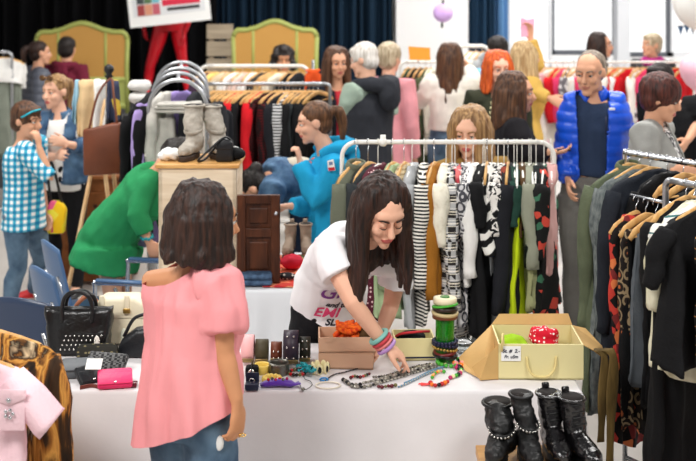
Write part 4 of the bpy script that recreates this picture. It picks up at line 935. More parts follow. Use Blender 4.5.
# near rack
dB = dirA; b0 = W(690, 184, 4.5); ZB = b0.z
bA = b0 - dB * .12; bE = b0 + dB * .75
rack('steel clothes rack at the right edge nearest the camera', (bA.x, bA.y), (bE.x, bE.y), ZB, STEELG, .0125, .03)
STRP = pat('cream_wrap', 'noisesoft', [(206, 200, 168), (234, 230, 206)], (50, 50, 4), pos=[.3, .7]); PSTR = pat('pale_print', 'wave', [(232, 230, 222), (232, 230, 222), (60, 110, 110)], (1, 1, 9), pos=[0, .6, .88], rot=(.4, .5, 0)); PAISB = pat('brown_paisley', 'dots', [(170, 92, 50), (40, 30, 26), (150, 130, 100), (30, 24, 22), (150, 60, 40)], (24, 24, 18), pos=[0, .22, .4, .55, .8]); PNK = pat('pink_blossom', 'voronoi', [(244, 150, 170), (240, 226, 220), (250, 196, 80), (226, 70, 100), (40, 40, 40)], (16, 16, 16)); GOLDP = pat('black_gold_lines', 'wave', [(20, 18, 18), (20, 18, 18), (190, 130, 70)], (5, 5, 9), pos=[0, .8, .9], dist=3)
gb = [(-.02, JET, 'long jet black dress behind the cream shirt', 'dress', dict(ln=1.25, th=.05, w=.2, sl=.3), 'wood', 0), (.03, STRP, 'cream pleated shirt below the black top at the right edge', 'shirt', dict(ln=.68, th=.05, w=.21, sl=.3), 'cream', 0), (.05, PSTR, 'white print blouse showing a corner under the black top', 'blouse', dict(ln=.5, th=.03, w=.22, sl=.12), 'cream', -4), (.1, BLK, 'black wide necked top on the large wooden hanger at the right edge', 'top', dict(ln=.62, th=.06, w=.26, sl=.2), 'wood', -6), (.22, GOLDP, 'black top with gold lines at the right edge', 'top', dict(ln=.6, th=.04, w=.2, sl=.2), 'wood', 0), (.3, PNK, 'pink blossom print dress at the lower right edge', 'dress', dict(ln=1.15, th=.04, w=.18, sl=.1), 'wood', 0)]
for i, (s, mt, lb, ct, k, hk, ro) in enumerate(gb):
    loc = b0 + dB * s + V((0, 0, .006)); rz = rzA + math.radians(6 + ro)
    hanger(loc, rz, {'wood': 'wooden hanger on the near steel rack', 'cream': 'cream plastic hanger on the near steel rack'}[hk], {'wood': 'wooden hangers on the near steel rack', 'cream': 'cream hangers on the near steel rack'}[hk], hk, .21)
    garment({'top': 'tee_shirt'}.get(ct, ct), loc, rz, mt, lb, ct, 'clothes on the near steel rack', seed=440 + i, **k)
loc = W(627, 236, 4.95); garment('scarf', loc + V((0, 0, .1)), rzA, PAISB, 'long brown paisley scarf hanging left of the black dress', 'scarf', kind='scarf', ln=.88, th=.018, w=.04, sl=0, seed=470)
# --- low rack at the left edge in the foreground
dC = 4.0
TIG = pat('tiger_print', 'noisesoft', [(24, 18, 12), (60, 40, 20), (150, 96, 36), (206, 152, 72), (120, 78, 34), (34, 24, 16), (214, 190, 150)], (13, 9, 2.6), pos=[.3, .41, .45, .5, .55, .585, .68], dist=1.1, rot=(.2, .55, .2), detail=4, bump=.15)
PSH = cloth('pale_pink_shirt', (244, 208, 216), vary=.04)
zc = Zy(318, dC)
rack('low steel rack at the left edge holding the tiger print jacket', (X(-26, 3.55), 3.55), (X(-26, 4.3), 4.3), zc, STEELG, .0125, .04)
loc = V((X(-12, 4.05), 4.05, zc + .005)); hanger(loc, math.radians(-8), 'hidden wooden hanger inside the tiger print jacket', None, 'wood', .22)
garment('jacket', loc, math.radians(-10), TIG, 'tiger print jacket hanging at the left edge behind the pale pink shirt', 'jacket', w=.255, ln=1.0, th=.08, sl=.6, seed=501, flare=1.45, neck=.08)
loc = V((X(-42, 3.8), 3.8, zc + .005)); hanger(loc, 0, 'wooden hanger inside the pale pink shirt', None, 'wood', .2)
t = garment('shirt', loc, 0, PSH, 'pale pink short sleeved shirt with a studded pocket flap at the left edge', 'shirt', w=.225, ln=.8, th=.06, sl=0, seed=502, flare=1.05, neck=.08, collar=PSH)
o = V(loc); m = MB(); m.tube([o + V((.17, 0, -.14)), o + V((.235, -.012, -.2)), o + V((.29, -.02, -.265)), o + V((.302, -.02, -.275))], [(.05, .05), (.062, .055), (.066, .056), (.066, .056)], 14, side=V((0, 1, 0))); m.build('sleeve', PSH, t, disp=wrinkle(.008, (18, 18, 18), 4))
zp = Zy(395, 3.73)
m = MB(); m.prism([(-.055, .02), (.055, .02), (.055, -.008), (0, -.03), (-.055, -.008)], .006, Matrix.Translation(V((X(9, 3.73), 3.722, zp)))); m.build('pocket_flap', PSH, t, bevel=.002)
m = MB(); m.ell((X(9, 3.72), 3.715, zp - .012), (.008, .005, .008)); m.build('stud', CHROME, t)
m = MB(); m.box((X(9, 3.73), 3.727, zp - .06), (.1, .006, .1)); m.build('pocket', PSH, t, bevel=.004)
m = MB()
for i in range(5): m.ell((X(9, 3.72) + .012 * math.cos(i * 1.256), 3.718, zp - .055 + .012 * math.sin(i * 1.256)), (.006, .003, .006))
m.build('bead_motif', CHROME, t)
# ------------------------------------------------------------------ tables and what lies on them
LINEN = M('white_linen', (226, 222, 223), .8, vary=.02, bump=.05, bscale=50)
TT = M('table_top_grey', (200, 196, 190), .5)
def folding_table(label, x0, x1, y0, y1, z, group=None):
    t = thing('folding_table', label, 'table', ((x0 + x1) / 2, (y0 + y1) / 2, 0), group)
    m = MB(); m.box(((x0 + x1) / 2, (y0 + y1) / 2, z - .018), (x1 - x0, y1 - y0, .03)); m.build('tabletop', TT, t, smooth=False, bevel=.004)
    for x in (x0 + .12, x1 - .12):
        for y in (y0 + .06, y1 - .06):
            m = MB(); m.tube([V((x, y, 0)), V((x, y, z - .03))], .0135, 8); m.build('leg', STEELG, t)
        m = MB(); m.tube([V((x, y0 + .06, .15)), V((x, y1 - .06, .15))], .01, 8); m.build('stretcher', STEELG, t)
    return t
def cloth_over(label, x0, x1, y0, y1, z, drop, mat, seed=1, group=None, flare=.05):
    rr = random.Random(seed); r = .018
    def base(s, f):   # perimeter point at fraction s, outward by f
        pass
    per = []
    n = 70
    def edge(a, b, k, no):
        for i in range(k): per.append((V((a[0] + (b[0] - a[0]) * i / k, a[1] + (b[1] - a[1]) * i / k, 0)), V(no)))
    edge((x0, y0), (x1, y0), n, (0, -1, 0)); 
    for i in range(6): q = -PI / 2 + PI / 2 * i / 6; per.append((V((x1, y0, 0)), V((math.cos(q), math.sin(q), 0))))
    edge((x1, y0), (x1, y1), 24, (1, 0, 0))
    for i in range(6): q = PI / 2 * i / 6; per.append((V((x1, y1, 0)), V((math.cos(q), math.sin(q), 0))))
    edge((x1, y1), (x0, y1), n, (0, 1, 0))
    for i in range(6): q = PI / 2 + PI / 2 * i / 6; per.append((V((x0, y1, 0)), V((math.cos(q), math.sin(q), 0))))
    edge((x0, y1), (x0, y0), 24, (-1, 0, 0))
    for i in range(6): q = PI + PI / 2 * i / 6; per.append((V((x0, y0, 0)), V((math.cos(q), math.sin(q), 0))))
    K = len(per); m = MB(); rows = [(.0004, .0015), (.0012, .0015), (.008, -.002), (.013, -.012)] + [(.014 + flare * (i / 12), -.012 - (drop - .012) * i / 12) for i in range(1, 13)]
    vs = []
    for off, dz in rows:
        f = max(0, -dz / drop)
        for i, (p, no) in enumerate(per):
            w = f * (.03 * math.sin(i * .33 + 1.1 * math.sin(i * .11 + seed)) + .012 * math.sin(i * .71 + seed)) if dz < -.02 else 0
            corner = 0
            vs.append(p + no * (max(off + w + f * .012, .0125 if dz < -.01 else off)) + V((0, 0, z + dz)))
    fs = [[j * K + i, j * K + (i + 1) % K, (j + 1) * K + (i + 1) % K, (j + 1) * K + i] for j in range(len(rows) - 1) for i in range(K)]
    fs.append(list(range(K)))
    m.add(vs, fs)
    o = m.build('tablecloth', mat, None, origin=V(((x0 + x1) / 2, (y0 + y1) / 2, z)))
    return tag(o, label, 'tablecloth', group)
TX0, TX1, TY0, TY1, TZ = X(20, 4.48), X(580, 4.48), 4.49, 5.06, .745
folding_table('folding table under the white cloth in the foreground', TX0, TX1, TY0, TY1, TZ)
cloth_over('white cloth hanging over the foreground table of jewellery and handbags', TX0, TX1, TY0, TY1, TZ, .72, LINEN, 3, flare=.1)
TOP = TZ + .0035
def at(px, py, lift=0):
    """point on the foreground table seen at a pixel"""
    d = (CAMH - TOP - lift) * FPX / (py - HY); return V((X(px, d), d, TOP + lift))
T2X0, T2X1, T2Y0, T2Y1 = X(150, 5.9), X(322, 5.9), 5.92, 6.72
folding_table('folding table under the wooden cabinet behind the pink top woman', T2X0, T2X1, T2Y0, T2Y1, .745)
cloth_over('white cloth hanging over the table under the wooden cabinet', T2X0, T2X1, T2Y0, T2Y1, .745, .7, M('white_linen_grey', (222, 224, 228), .8), 8)
# ---- cabinet with its door open
CREAMW = woodmat('cream_plywood', (214, 190, 158), (240, 222, 196), (4, 4, 30), .6); DKW = woodmat('dark_walnut', (48, 24, 14), (92, 50, 28), (30, 30, 4), .4); TOPW = woodmat('honey_wood', (196, 140, 76), (226, 176, 110), (4, 30, 30), .4)
cx0, cx1, cy0, cy1, cz0, cz1 = X(158, 6.05), X(236, 6.05), 6.07, 6.42, .75, Zy(168, 6.07)
t = thing('wooden_cabinet', 'pale wooden cabinet with its dark panelled door swung open beside the pink top woman', 'cabinet', ((cx0 + cx1) / 2, (cy0 + cy1) / 2, cz0))
m = MB(); th = .018
m.box((cx0 + th / 2, (cy0 + cy1) / 2, (cz0 + cz1) / 2), (th, cy1 - cy0, cz1 - cz0)); m.box((cx1 - th / 2, (cy0 + cy1) / 2, (cz0 + cz1) / 2), (th, cy1 - cy0, cz1 - cz0))
m.box(((cx0 + cx1) / 2, cy0 + th / 2, (cz0 + cz1) / 2), (cx1 - cx0, th, cz1 - cz0)); m.box(((cx0 + cx1) / 2, (cy0 + cy1) / 2, cz0 + th / 2), (cx1 - cx0, cy1 - cy0, th)); m.build('body', CREAMW, t, smooth=False)
m = MB(); m.box(((cx0 + cx1) / 2, (cy0 + cy1) / 2, cz1 + .009), (cx1 - cx0 + .03, cy1 - cy0 + .03, .02)); m.build('top', TOPW, t, smooth=False, bevel=.004)
m = MB(); m.box(((cx0 + cx1) / 2, (cy0 + cy1) / 2 + .02, cz0 + .28), (cx1 - cx0 - .04, cy1 - cy0 - .05, .016)); m.build('shelf', CREAMW, t, smooth=False)
dx0, dx1, dz0, dz1, dy = X(237, 6.02), X(280, 6.02), .757, Zy(195, 6.02), 6.03
dd = MB(); dw, dh = dx1 - dx0, dz1 - dz0; mx = (dx0 + dx1) / 2
dd.box((mx, dy + .006, (dz0 + dz1) / 2), (dw, .012, dh))
for x in (dx0 + .022, dx1 - .022): dd.box((x, dy - .006, (dz0 + dz1) / 2), (.044, .024, dh))
for z in (dz0 + .022, dz0 + dh * .57, dz1 - .022): dd.box((mx, dy - .0055, z), (dw - .0882, .023, .044))
door = dd.build('door', DKW, t, smooth=False, bevel=.003)
for za, zb in ((dz0 + .06, dz0 + dh * .57 - .04), (dz0 + dh * .57 + .04, dz1 - .06)):
    m = MB(); m.box((mx, dy - .002, (za + zb) / 2), (dw - .12, .014, zb - za - .01)); m.build('raised_panel', DKW, door, smooth=False, bevel=.006)
m = MB(); m.lathe((0, 0, 0), [(.004, 0), (.004, .01), (.011, .016), (.009, .024), (.002, .026)], 14)
for p in m.v: p.xyz = (p.x + dx1 - .018, dy - .018 - p.z, p.y + dz0 + dh * .8)
m.build('knob', CHROME, door)
CT = cz1 + .0205
# ---- boots
def boot(label, base, yaw, h, mat, solem, group=None, shaft=.05, ln=.25, slouch=0, laces=None, strap=None, heel=.03, studs=None, toe=.0, tilt=0, wob=.004, pull=False, top=1.0):
    base = V(base); t = thing('boot', label, 'boot', base, group)
    y = math.radians(yaw); F = V((math.sin(y), -math.cos(y), 0)); L = V((math.cos(y), math.sin(y), 0)); U = V((0, 0, 1)); k = ln / .27
    P = lambda f, l, u: base + F * f + L * l + U * u
    s = MB(); ol = []
    for i in range(28):
        q = 2 * PI * i / 28; f = math.cos(q); w = .042 - .008 * math.sin(q * 0) ; f0 = .05 + .125 * f
        wid = .043 if f > .1 else .034
        ol.append((f0 * k, math.copysign(abs(math.sin(q)) ** .7, math.sin(q)) * wid * k))
    n = len(ol); s.add([P(a, b, .0) for a, b in ol] + [P(a, b, .02 + heel * .2) for a, b in ol], [list(range(n)), list(range(n, 2 * n))[::-1]] + [[i, (i + 1) % n, n + (i + 1) % n, n + i] for i in range(n)])
    up = MB(); z = .018 + heel * .2
    up.tube([P(-.065 * k, 0, z + .03), P(-.03 * k, 0, z + .038), P(.03 * k, 0, z + .045), P(.09 * k, 0, z + .034), P(.14 * k, 0, z + .027 + toe), P(.168 * k, 0, z + .02 + toe)],
            [(.026 * k, .03), (.036 * k, .038), (.039 * k, .045), (.043 * k, .034), (.036 * k, .027 + toe), (.016 * k, .016)], 16, side=L)
    st = []
    for i in range(9):
        q = i / 8; zz = z + .03 + (h - z - .03) * q
        st.append((P(-.012 * k - .012 * q + slouch * .04 * math.sin(q * 5), slouch * .02 * math.sin(q * 4 + 1), zz), (shaft * (.86 + .2 * q * top) * (1 + slouch * .12 * math.sin(q * 13)), shaft * (1.02 + .12 * q * top) * (1 + slouch * .1 * math.sin(q * 13 + 1)))))
    up.tube([a for a, b in st], [b for a, b in st], 16, side=L)
    o = up.build('upper', mat, t, remesh=.0065, relax=3, disp=wrinkle(wob, (26, 26, 40), len(label)))
    s.build('sole', solem, t, bevel=.003)
    c, r = st[-1]
    m = MB(); m.tube([c + L * (r[0] * math.cos(q) * .99) + F * (r[1] * math.sin(q) * .99) - U * .002 for q in [2 * PI * i / 20 for i in range(20)]], .006, 8, closed=True); m.build('rim', mat, t)
    m = MB(); m.tube([c - U * .004, c - U * .0], [(r[0] * .93, r[1] * .93)] * 2, 18, side=L); 
    m2 = MB(); m2.tube([c + U * .0005, c + U * .0025], [(r[0] * .9, r[1] * .9)] * 2, 18, side=L); m2.build('lining', M('boot_lining', (30, 24, 22), .9), t)
    if laces:
        for i in range(7):
            q = .1 + .8 * i / 6; a, r = st[min(8, int(q * 8))]; a = a.lerp(st[min(8, int(q * 8) + 1)][0], q * 8 % 1)
            m = MB(); f = F * (r[1] * 1.01)
            m.tube([a + f * .86 + L * r[0] * .5, a + f * 1.02 + U * .004, a + f * .86 - L * r[0] * .5], .0032, 6); m.build('lace', laces, t)
    if strap:
        a, r = st[3]
        ring = [a + L * (r[0] * 1.06 * math.cos(w)) + F * ((r[1] * 1.12) * math.sin(w) + .006) + U * (.012 - .012 * math.sin(w)) for w in [2 * PI * i / 22 for i in range(22)]]
        m = MB(); m.tube(ring, [(.003, .009)] * 22, 8, closed=True); so = m.build('strap', strap, t)
        if studs:
            for i in range(0, 22, 1):
                p = ring[i]; m = MB(); m.ell(p + (p - a).normalized() * .005, .0042, None, 8, 6); m.build('stud', studs, so)
    if pull:
        m = MB(); a, r = st[-1]; m.tube(path([a - F * r[1] - U * .02, a - F * (r[1] + .008) + U * .015, a - F * (r[1] - .004) + U * .018, a - F * (r[1] - .008) - U * .01], 5), [(.012, .002)] * 16, 8, side=L); m.build('pull_tab', mat, t)
    return t
SUED = pat('silver_suede', 'noisesoft', [(150, 142, 130), (196, 188, 176)], (20, 20, 20), .7, [.3, .7]); SOLEB = M('sole_brown', (60, 46, 38), .6); BLKL = M('black_leather', (13, 13, 14), .46, bump=.3, bscale=50, spec=.5); PAT = M('black_patent', (14, 12, 14), .16, bump=.35, bscale=70, spec=.6, coat=.3); SOLEK = M('sole_black', (16, 16, 17), .5); TAUP = M('taupe_suede', (150, 132, 116), .9, vary=.1); SILV = M('stud_silver', (226, 224, 218), .25, 1)
a = W(193, 161, 6.28); a.z = CT; boot('silver grey slouchy boot on the cabinet, left of the pair', a, -14, .27, SUED, SOLEB, 'silver grey boots on the cabinet', .05, .25, .7, strap=SUED, wob=.006)
a = W(215, 156, 6.34); a.z = CT; boot('silver grey slouchy boot on the cabinet, right of the pair', a, 14, .26, SUED, SOLEB, 'silver grey boots on the cabinet', .05, .25, .7, strap=SUED, wob=.006)
for px, lb, yw in ((290, 'taupe suede ankle boot beside the cabinet door, left of the pair', -8), (306, 'taupe suede ankle boot beside the cabinet door, right of the pair', 6)):
    a = W(px, 251, 6.6); a.z = .752; boot(lb, a, yw, .175, TAUP, SOLEB, 'taupe ankle boots beside the cabinet', .034, .2, 0, top=.6, heel=.02, pull=True)
# bench before the table for the black boots
BZ = .598
t = thing('wooden_bench', 'low wooden bench carrying the black boots in front of the white cloth', 'bench', (X(545, 4.2), 4.2, 0))
m = MB(); m.box((X(539, 4.2), 4.22, BZ - .018), (X(598, 4.2) - X(480, 4.2), .26, .035)); m.build('seat', TOPW, t, smooth=False, bevel=.004)
for x in (X(486, 4.2), X(592, 4.2)):
    for y in (4.09, 4.31): m = MB(); m.box((x, y, (BZ - .035) / 2), (.035, .035, BZ - .035)); m.build('leg', TOPW, t, smooth=False)
for px, d, lb, yw, k in ((500, 4.24, 'black studded strap boot leaning open leftmost on the bench', -16, dict(h=.17, slouch=1.0, strap=BLKL, studs=SILV, shaft=.047)), (526, 4.22, 'black studded strap boot second from the left on the bench', 4, dict(h=.215, slouch=.5, strap=BLKL, studs=SILV, shaft=.037)),):
    boot(lb, (X(px, d), d, BZ + .0005), yw, k.pop('h'), BLKL, SOLEK, 'black studded boots on the bench', ln=.25, wob=.007, **k)
for px, d, lb, yw in ((552, 4.24, 'shiny black lace up boot third from the left on the bench', 6), (576, 4.2, 'shiny black lace up boot rightmost on the bench', 16)):
    boot(lb, (X(px, d), d, BZ + .0005), yw, .215, PAT, SOLEK, 'shiny black lace up boots on the bench', .043, .26, .12, laces=BLKL, heel=.06, pull=True, wob=.005)
# ---- boxes
KRAFT = M('kraft_card', (212, 172, 142), .75, vary=.04); CRBOX = M('cream_card', (228, 216, 160), .6); BRPAPER = M('brown_paper', (206, 166, 104), .65, vary=.08, bump=.3, bscale=14); PAPER = M('white_paper', (246, 246, 244), .7); INK = M('ink', (30, 34, 60), .6); CORD = M('cream_cord', (226, 206, 140), .7)
def open_box(nm, label, c, w, dp, h, mat, yaw=0, th=.006, inner=None, group=None):
    t = thing(nm, label, 'box', c, group); B = Matrix.Translation(c) @ Matrix.Rotation(yaw, 4, 'Z'); r = B.to_3x3()
    m = MB()
    m.box(B @ V((0, 0, th / 2)), (w, dp, th), r); m.box(B @ V((0, -dp / 2 + th / 2, h / 2)), (w, th, h), r); m.box(B @ V((0, dp / 2 - th / 2, h / 2)), (w, th, h), r)
    m.box(B @ V((-w / 2 + th / 2, 0, h / 2)), (th, dp - 2 * th, h), r); m.box(B @ V((w / 2 - th / 2, 0, h / 2)), (th, dp - 2 * th, h), r)
    m.build('box_body', mat, t, smooth=False); return t, B
c = at(542, 380.5); c.y += .14; t, B = open_box('gift_box', 'large cream box with cord handle and brown paper flaps on the table', c, .325, .26, .135, CRBOX, math.radians(-1))
def flap(pts, nm='flap'):
    m = MB(); n = len(pts); m.add([B @ V(p) for p in pts], [list(range(n))]); o = m.build(nm, BRPAPER, t, smooth=False)
    md = o.modifiers.new('s', 'SOLIDIFY'); md.thickness = .003; return o
flap([(-.163, -.128, .135), (-.163, .128, .135), (-.225, .16, .06), (-.30, .07, .02), (-.285, -.04, .004), (-.235, -.128, .002), (-.165, -.13, .0)]); flap([(-.163, -.13, .135), (-.165, -.131, .002), (-.235, -.15, .003), (-.262, -.08, .03), (-.2, -.14, .1)])
flap([(.163, -.128, .135), (.163, .128, .135), (.215, .12, .125), (.262, .02, .085), (.262, -.1, .062), (.2, -.128, .115)])
flap([(-.163, .13, .135), (.163, .13, .135), (.15, .15, .175), (-.13, .15, .172)])
m = MB(); m.tube(path([B @ V((-.055, -.133, .088)), B @ V((-.05, -.142, .05)), B @ V((-.03, -.148, .022)), B @ V((.02, -.148, .018)), B @ V((.05, -.142, .045)), B @ V((.058, -.133, .09))], 6), .0045, 8); m.build('cord_handle', CORD, t)
m = MB(); m.tube(path([B @ V((-.15, -.133, .11)), B @ V((-.15, -.145, .15)), B @ V((-.145, -.12, .17)), B @ V((-.142, -.12, .13))], 6), .0045, 8); m.build('cord_handle', CORD, t)
m = MB(); m.box(B @ V((-.115, -.1325, .1)), (.075, .002, .056), B.to_3x3()); lb = m.build('price_label', PAPER, t, smooth=False)
def text(body, name, M4, size, mat, parent, bold=0, shear=0):
    cu = bpy.data.curves.new(name, 'FONT'); cu.body = body; cu.size = size; cu.extrude = .0004; cu.offset = bold; cu.shear = shear; cu.align_x = 'CENTER'; cu.align_y = 'CENTER'
    ob = bpy.data.objects.new(name, cu); COL.objects.link(ob)
    me = bpy.data.meshes.new_from_object(ob.evaluated_get(bpy.context.evaluated_depsgraph_get())); bpy.data.objects.remove(ob)
    me.name = name
    po = parent_origin(parent)
    for v in me.vertices: v.co = (M4 @ v.co) - po
    me.materials.clear(); me.materials.append(mat); ob = bpy.data.objects.new(name, me); COL.objects.link(ob); ob.parent = parent; return ob
RX = Matrix.Rotation(PI / 2, 4, 'X')
text('St. #  2.-', 'handwriting', B @ Matrix.Translation((-.115, -.1345, .11)) @ RX, .019, INK, lb, .0004, .25); text('Fr. u5m', 'handwriting', B @ Matrix.Translation((-.115, -.1345, .088)) @ RX, .017, INK, lb, .0003, .25)
RPOL = pat('red_polka', 'dots', [(250, 240, 240), (214, 24, 50)], (70, 70, 70), pos=[0, .32])
def lump(nm, label, cat, c, r, mat, parent=None, seed=1, fr=30, amp=.3, group=None):
    m = MB(); m.ell(c, r, None, 24, 16); o = m.build(nm, mat, None, origin=c - V((0, 0, r[2])), disp=lambda p, n: n * (noise.noise(p * fr + V((seed, 0, 0))) * amp * min(r)))
    return tag(o, label, cat, group)
lump('polka_scarf', 'red scarf with white dots bunched in the large cream box', 'scarf', B @ V((.035, .03, .118)), (.06, .055, .038), RPOL, seed=3, fr=34, amp=.55)
lump('green_scarf', 'lime green scarf bunched at the left inside the large cream box', 'scarf', B @ V((-.09, .0, .09)), (.06, .07, .04), cloth('leaf_lime', (150, 190, 30)), seed=5)
lump('folded_cloth', 'dark brown cloth lying at the bottom of the large cream box', 'cloth', B @ V((.05, -.04, .045)), (.09, .06, .036), BROWNC, seed=6)
# kraft boxes
c = at(347, 370); c.y += .085; t, Bk = open_box('card_box', 'lower kraft card box under the box of orange scarves', c, .215, .15, .058, KRAFT, math.radians(-4))
m = MB(); m.box(Bk @ V((0, 0, .059)), (.215, .15, .002), Bk.to_3x3()); m.build('lid', KRAFT, t, smooth=False)
c2 = c + V((-.002, .012, .0605)); t, Bk2 = open_box('card_box', 'open kraft card box holding orange scarves, stacked on the lower box', c2, .225, .15, .06, KRAFT, math.radians(2))
m = MB(); m.box(Bk2 @ V((-.07, -.077, .05)), (.03, .002, .014), Bk2.to_3x3()); m.build('tuck_tab', KRAFT, t, smooth=False)
ORF = pat('orange_scarf', 'noisesoft', [(190, 40, 20), (240, 110, 30), (216, 60, 30)], (40, 40, 40), pos=[.3, .5, .7], bump=.5)
m = MB()
for i in range(22):
    q = R.uniform(0, 6.28); p = [Bk2 @ V((.0 + R.uniform(-.05, .06), R.uniform(-.045, .045), R.uniform(.045, .095))) for _ in range(4)]; m.tube(path(p, 5), .009, 6)
tag(m.build('orange_scarf', ORF, None, origin=Bk2 @ V((0, 0, .03))), 'orange red crocheted scarf heaped in the open kraft box', 'scarf')
lump('dark_scarf', 'dark brown scarf at the right side of the open kraft box', 'scarf', Bk2 @ V((.075, .0, .055)), (.03, .045, .035), BROWNC, seed=9)
c = at(414, 361); c.y += .07; t, Bc = open_box('card_box', 'small cream card box of black gloves right of the girl\'s hand', c, .165, .13, .088, CRBOX, math.radians(3))
m = MB(); m.box(Bc @ V((0, -.0655, .012)), (.165, .002, .006), Bc.to_3x3()); m.build('lid_gap', INK, t, smooth=False)
lump('black_glove', 'black gloves with red trim in the small cream box', 'gloves', Bc @ V((-.01, 0, .075)), (.06, .045, .028), JET, seed=12)
m = MB(); m.tube(path([Bc @ V((-.07, .0, .08)), Bc @ V((-.05, -.05, .105)), Bc @ V((.02, -.045, .11)), Bc @ V((.065, -.01, .1))], 6), .005, 6); tag(m.build('red_lanyard', M('red_cord', (200, 40, 50), .7), None, origin=Bc @ V((0, 0, .09))), 'red lanyard lying over the gloves in the small cream box', 'lanyard')
# ---- rolled belts
def belt(px, py, r, w, mat, label, stud=None, nst=3):
    c = at(px, py); c = c + V((0, 0, r)); t = thing('rolled_belt', label, 'belt', c - V((0, 0, r)), 'rolled belts along the back of the table')
    m = MB(); n = 90; turns = 3.2
    vs = []; 
    for i in range(n + 1):
        q = i / n; a = turns * 2 * PI * q - PI / 2 + .4; rr = r * (1 - .55 * q)
        for x in (-w / 2, w / 2):
            for k in (0, 1): vs.append(c + V((x, math.cos(a) * (rr - .0035 * k), math.sin(a) * (rr - .0035 * k))))
    fs = []
    for i in range(n):
        a, b = i * 4, i * 4 + 4
        fs += [[a, b, b + 2, a + 2], [a + 1, a + 3, b + 3, b + 1], [a, a + 1, b + 1, b], [a + 2, b + 2, b + 3, a + 3]]
    fs += [[0, 2, 3, 1], [n * 4, n * 4 + 1, n * 4 + 3, n * 4 + 2]]
    m.add(vs, fs); m.build('strap', mat, t)
    if stud:
        for i in range(nst):
            a = -PI * .98 + (i - nst / 2 + .5) * .62
            for x in (-w * .22, w * .22):
                m = MB(); m.ell(c + V((x, math.cos(a) * (r + .001), -math.sin(a) * 0 + math.sin(a) * (r + .001))), .0042, None, 10, 6); m.build('eyelet', stud, t)
    m = MB(); a = -PI * .8; m.box(c + V((0, math.cos(a) * (r + .003), math.sin(a) * (r + .003))), (w * 1.05, .005, .016)); m.build('buckle', M('buckle_brass', (150, 130, 90), .35, .9), t, bevel=.002)
    return t
belt(248, 362, .056, .05, M('pink_leather', (240, 180, 180), .6), 'pale pink rolled belt touching the pink top woman')
belt(262, 362, .047, .05, M('olive_leather', (70, 62, 40), .6, vary=.2), 'olive rolled belt second from the left')
belt(276.5, 361, .04, .043, M('tan_leather', (120, 62, 40), .5, vary=.2), 'small tan rolled belt with studs', SILV, 2)
belt(291, 364, .069, .058, M('aubergine_leather', (50, 38, 52), .45, vary=.15), 'large aubergine rolled belt with eyelets', SILV, 4)
belt(305, 361, .05, .042, M('moss_leather', (44, 44, 34), .55), 'moss black rolled belt left of the kraft boxes', SILV, 4)
# ---- small jewellery
def ringof(nm, label, cat, px, py, r, mat, rad=.004, beads=0, beadr=.008, group=None, alt=None, ey=1.0, standing=False, bname='bead', seed=0, band=None):
    c = at(px, py); t = thing(nm, label, cat, c, group)
    n = beads or 24; P = []
    for i in range(n):
        a = 2 * PI * i / n
        P.append(c + (V((r * math.cos(a), r * ey * math.sin(a), (band or (beadr if beads else rad)))) if not standing else V((r * math.cos(a), beadr * .2, r + (beadr if beads else rad) + r * math.sin(a)))))
    if beads:
        m = MB(); m.tube(P, .0016, 5, closed=True); m.build('cord', INK, t)
        for i, p in enumerate(P):
            mm = [mat] + (alt or []); m = MB(); m.ell(p, beadr, None, 10, 7); m.build(bname, mm[i % len(mm)], t)
    else:
        m = MB(); m.tube(P, [(rad, band or rad)] * n, 8, closed=True, side=None); m.build('band', mat, t)
    return t
YEL = M('yellow_bead', (232, 200, 96), .35); GUN = M('gunmetal', (120, 118, 110), .3, .9, bump=.3, bscale=120); TURQ = M('turquoise_bead', (30, 160, 170), .35); IV = M('ivory_bead', (236, 226, 176), .35); BKB = M('black_bead', (20, 20, 22), .25); OLB = M('olive_bead', (110, 104, 60), .4); REDB = M('red_bead', (196, 30, 36), .3); ORB = M('orange_bead', (240, 120, 30), .35); GRB = M('green_bead', (70, 170, 50), .35); MAGB = M('magenta_bead', (190, 40, 100), .35); PINKB = M('pink_bead', (240, 150, 140), .35); MARB = M('garnet_bead', (96, 22, 34), .25); STN = M('grey_stone_bead', (132, 126, 116), .35, vary=.4, vscale=120); SLV = M('silver_bead', (190, 186, 176), .3, .8); BLB = M('steel_blue_bead', (110, 150, 176), .35)
ringof('cuff_bracelet', 'yellow cuff bracelet between the belts and the gunmetal bangle', 'bracelet', 262, 373, .03, YEL, .004, band=.018)
ringof('bangle', 'wide gunmetal bangle in front of the tan belt', 'bracelet', 279, 374, .037, GUN, .004, band=.024)
ringof('bead_bracelet', 'chunky yellow bead bracelet in front of the gunmetal bangle', 'bracelet', 272, 382, .03, YEL, beads=11, beadr=.0115, alt=None)
ringof('bead_bracelet', 'dark olive and black bead bracelet before the aubergine belt', 'bracelet', 297, 374, .032, BKB, beads=16, beadr=.007, alt=[OLB, REDB, BKB])
ringof('bead_bracelet', 'small blue and yellow bead bracelet lying inside the chunky yellow one', 'bracelet', 272, 377.5, .024, M('cobalt_bead', (40, 60, 140), .3), beads=14, beadr=.0055, alt=[YEL])
ringof('ring', 'small bright blue ring before the ivory bracelet', 'ring', 324, 380, .015, M('bright_blue', (30, 140, 210), .3), .003)
t = ringof('bangle', 'thin white shell bangle lying right of the black pendant cord', 'bracelet', 328, 386, .046, M('shell_white', (240, 232, 214), .3), .0032, ey=.8)
c = at(320, 373); t = thing('panel_bracelet', 'ivory bracelet with dark oval stones standing by the kraft boxes', 'bracelet', c)
for i in range(7):
    a = 2 * PI * i / 7 - PI / 2; p = c + V((.03 * math.cos(a), .03 * math.sin(a), .022)); m = MB(); m.ell(p, (.013, .008, .021), rotz(a + PI / 2), 12, 8); pl = m.build('panel', IV, t)
    m = MB(); m.ell(p + V((math.cos(a), math.sin(a), 0)) * .006, (.0075, .004, .0135), rotz(a + PI / 2), 12, 8); m.build('oval_stone', BKB, pl)
